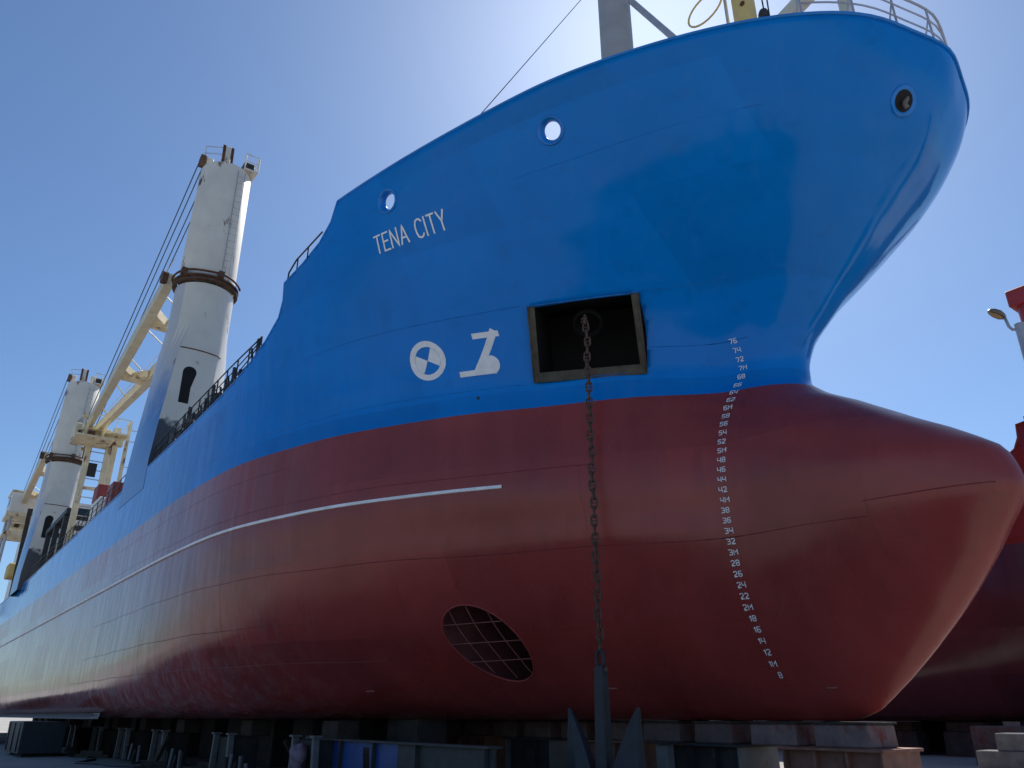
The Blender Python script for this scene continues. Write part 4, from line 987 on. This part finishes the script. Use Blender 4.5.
MB().add([(-9.3, -7.0, 8), (-88, -8.0, 7.9), (-88, 8.0, 7.9), (-9.3, 7.0, 8)], [(0, 1, 2, 3)]).build('main_deck', M['deck'], ship2, recalc=False)
M['redmast'] = mat('red_mast_paint', (.34, .03, .035), .5, var=.15, scale=1.5)
rm = MB().tube([(-8.35, -6.3, 11), (-8.35, -6.3, 16.8)], .46, 20).build('mast', M['redmast'], ship2); smooth_by_angle(rm); rm['label'] = 'red mast'
for za, zb, w in ((16.8, 17.6, .60), (15.4, 15.5, .50)): MB().box((-8.35-w, -6.3-w, za), (-8.35+w, -6.3+w, zb)).build('mast_head', M['redmast'], rm, bevel=.05)
GK2 = 'blocks under the second ship'
for i in range(9):
    xc = 7.2-2.3*i
    block('support_block', (xc, 28.2-1.0*(i % 2), 0), (1.5, 1.2, K-.17), 'concgrey' if i % 2 else 'stooldark', '%s support block under the second ship, counted from its bow' % ORD[i], 'block', GK2)
for i in range(9):
    xc = 1.5-3.0*i; y_ = 22.9
    hz = 1.35+max(0, hull_z(xc-7.6, 5.1))-.02
    block('pier_block', (xc, y_, 0), (1.9, 1.0, .95), 'stooldark', '%s pier block of the near row under the second ship, counted from its bow' % ORD[i], 'block', 'near row under the second ship', taper=.96)
    block('pier_packer', (xc, y_, .951), (1.5, .9, max(.3, min(hz, 3.4)-.951)), 'timber', 'timber packer on the %s pier block of the second ship' % ORD[i], 'timber', 'packers on the second ship pier blocks', taper=1.02)
# spare concrete blocks on the yard between the ships
for i, (x_, y_, z_, s_, m_, lb) in enumerate((
 (-1.9, 13.2, 0, (1.9, 1.2, .62), 'concgrey', 'pale grey concrete plinth at the right edge between the ships'),
 (-1.6, 13.2, .622, (1.3, 1.0, .48), 'concgrey', 'grey concrete block standing on the pale plinth at the right edge'),
 (-.2, 13.6, 0, (1.2, 1.2, .72), 'concgrey', 'squat concrete cube beside the pale plinth at the right edge'),
 (.3, 13.6, .722, (1.3, 1.0, .62), 'concgrey', 'concrete slab on top of the squat concrete cube'),
 (-3.8, 17.0, 0, (1.6, 1.2, 1.25), 'concrete', 'reddish stained block behind the pale plinth'))):
    block('spare_block', (x_, y_, z_), s_, m_, lb, 'block', None, rz=.06*math.sin(i*2), taper=.97)

# backdrop wall added beyond the second ship to darken bright gaps between blocks
pw = thing('backdrop_wall', 'long grey backdrop wall added far behind both ships to darken the gaps between the blocks', 'wall', (-60, 52, 0))
for k in range(24): MB().box((-110+10*k+.03, 0, 0), (-100+10*k-.03, .3, 4.2)).build('panel', M['concgrey'], pw)
for k in range(25): MB().box((-110+10*k-.2, -.1, 0), (-110+10*k+.2, -.004, 4.3)).build('pillar', M['concgrey'], pw)
# ---------------------------------------------------------------- lamp post
lp = thing('lamp_post', 'grey lamp post with a single cobra-head lamp at the right edge', 'lamp post', (1.34, 13.0, 0))
o = MB().tube([(0, 0, 0), (0, 0, 13.5)], [.26, .17], 16).build('pole', M['galv'], lp); smooth_by_angle(o)
MB().tube([(-.1, -.02, 13.35), (-.22, -.08, 13.36), (-.29, -.1, 13.5), (-.33, -.13, 13.86)], .05, 8).build('arm', M['galv'], lp, smooth=True)
hd = MB(); vs = []; nn = 18; dirv = Vector((-.62, -.45, .50)).normalized(); sid = Vector((.42, -.90, 0)).normalized(); upv = sid.cross(dirv).normalized()
if upv.z < 0: upv = -upv
h0 = Vector((-.30, -.12, 13.84))
for f_, w, t_ in ((0, .07, .05), (.07, .18, .10), (.2, .26, .15), (.38, .25, .14), (.52, .15, .10), (.57, .05, .04)):
    for k in range(nn):
        t = 2*math.pi*k/nn; vs.append(h0+dirv*f_+sid*(w*math.cos(t))+upv*(t_*max(-.35, math.sin(t))))
hd.add(vs, [(i*nn+k, i*nn+(k+1) % nn, (i+1)*nn+(k+1) % nn, (i+1)*nn+k) for i in range(5) for k in range(nn)]+[tuple(range(nn)), tuple(5*nn+k for k in range(nn))])
o = hd.build('lamp_head', M['lamp'], lp); smooth_by_angle(o, 35)
vs = [h0+dirv*f_+sid*(s_*w)-upv*.062 for f_, w in ((.08, .11), (.2, .19), (.38, .18), (.49, .09)) for s_ in (-1, 1)]
MB().add(vs, [(0, 1, 3, 2), (2, 3, 5, 4), (4, 5, 7, 6)]).build('lens', M['lampglass'], lp, recalc=False)
for k in range(3): MB().box((-.17, -.17, 11.9-.5*k), (.17, .17, 11.96-.5*k)).build('pole_band', M['galv'], lp)
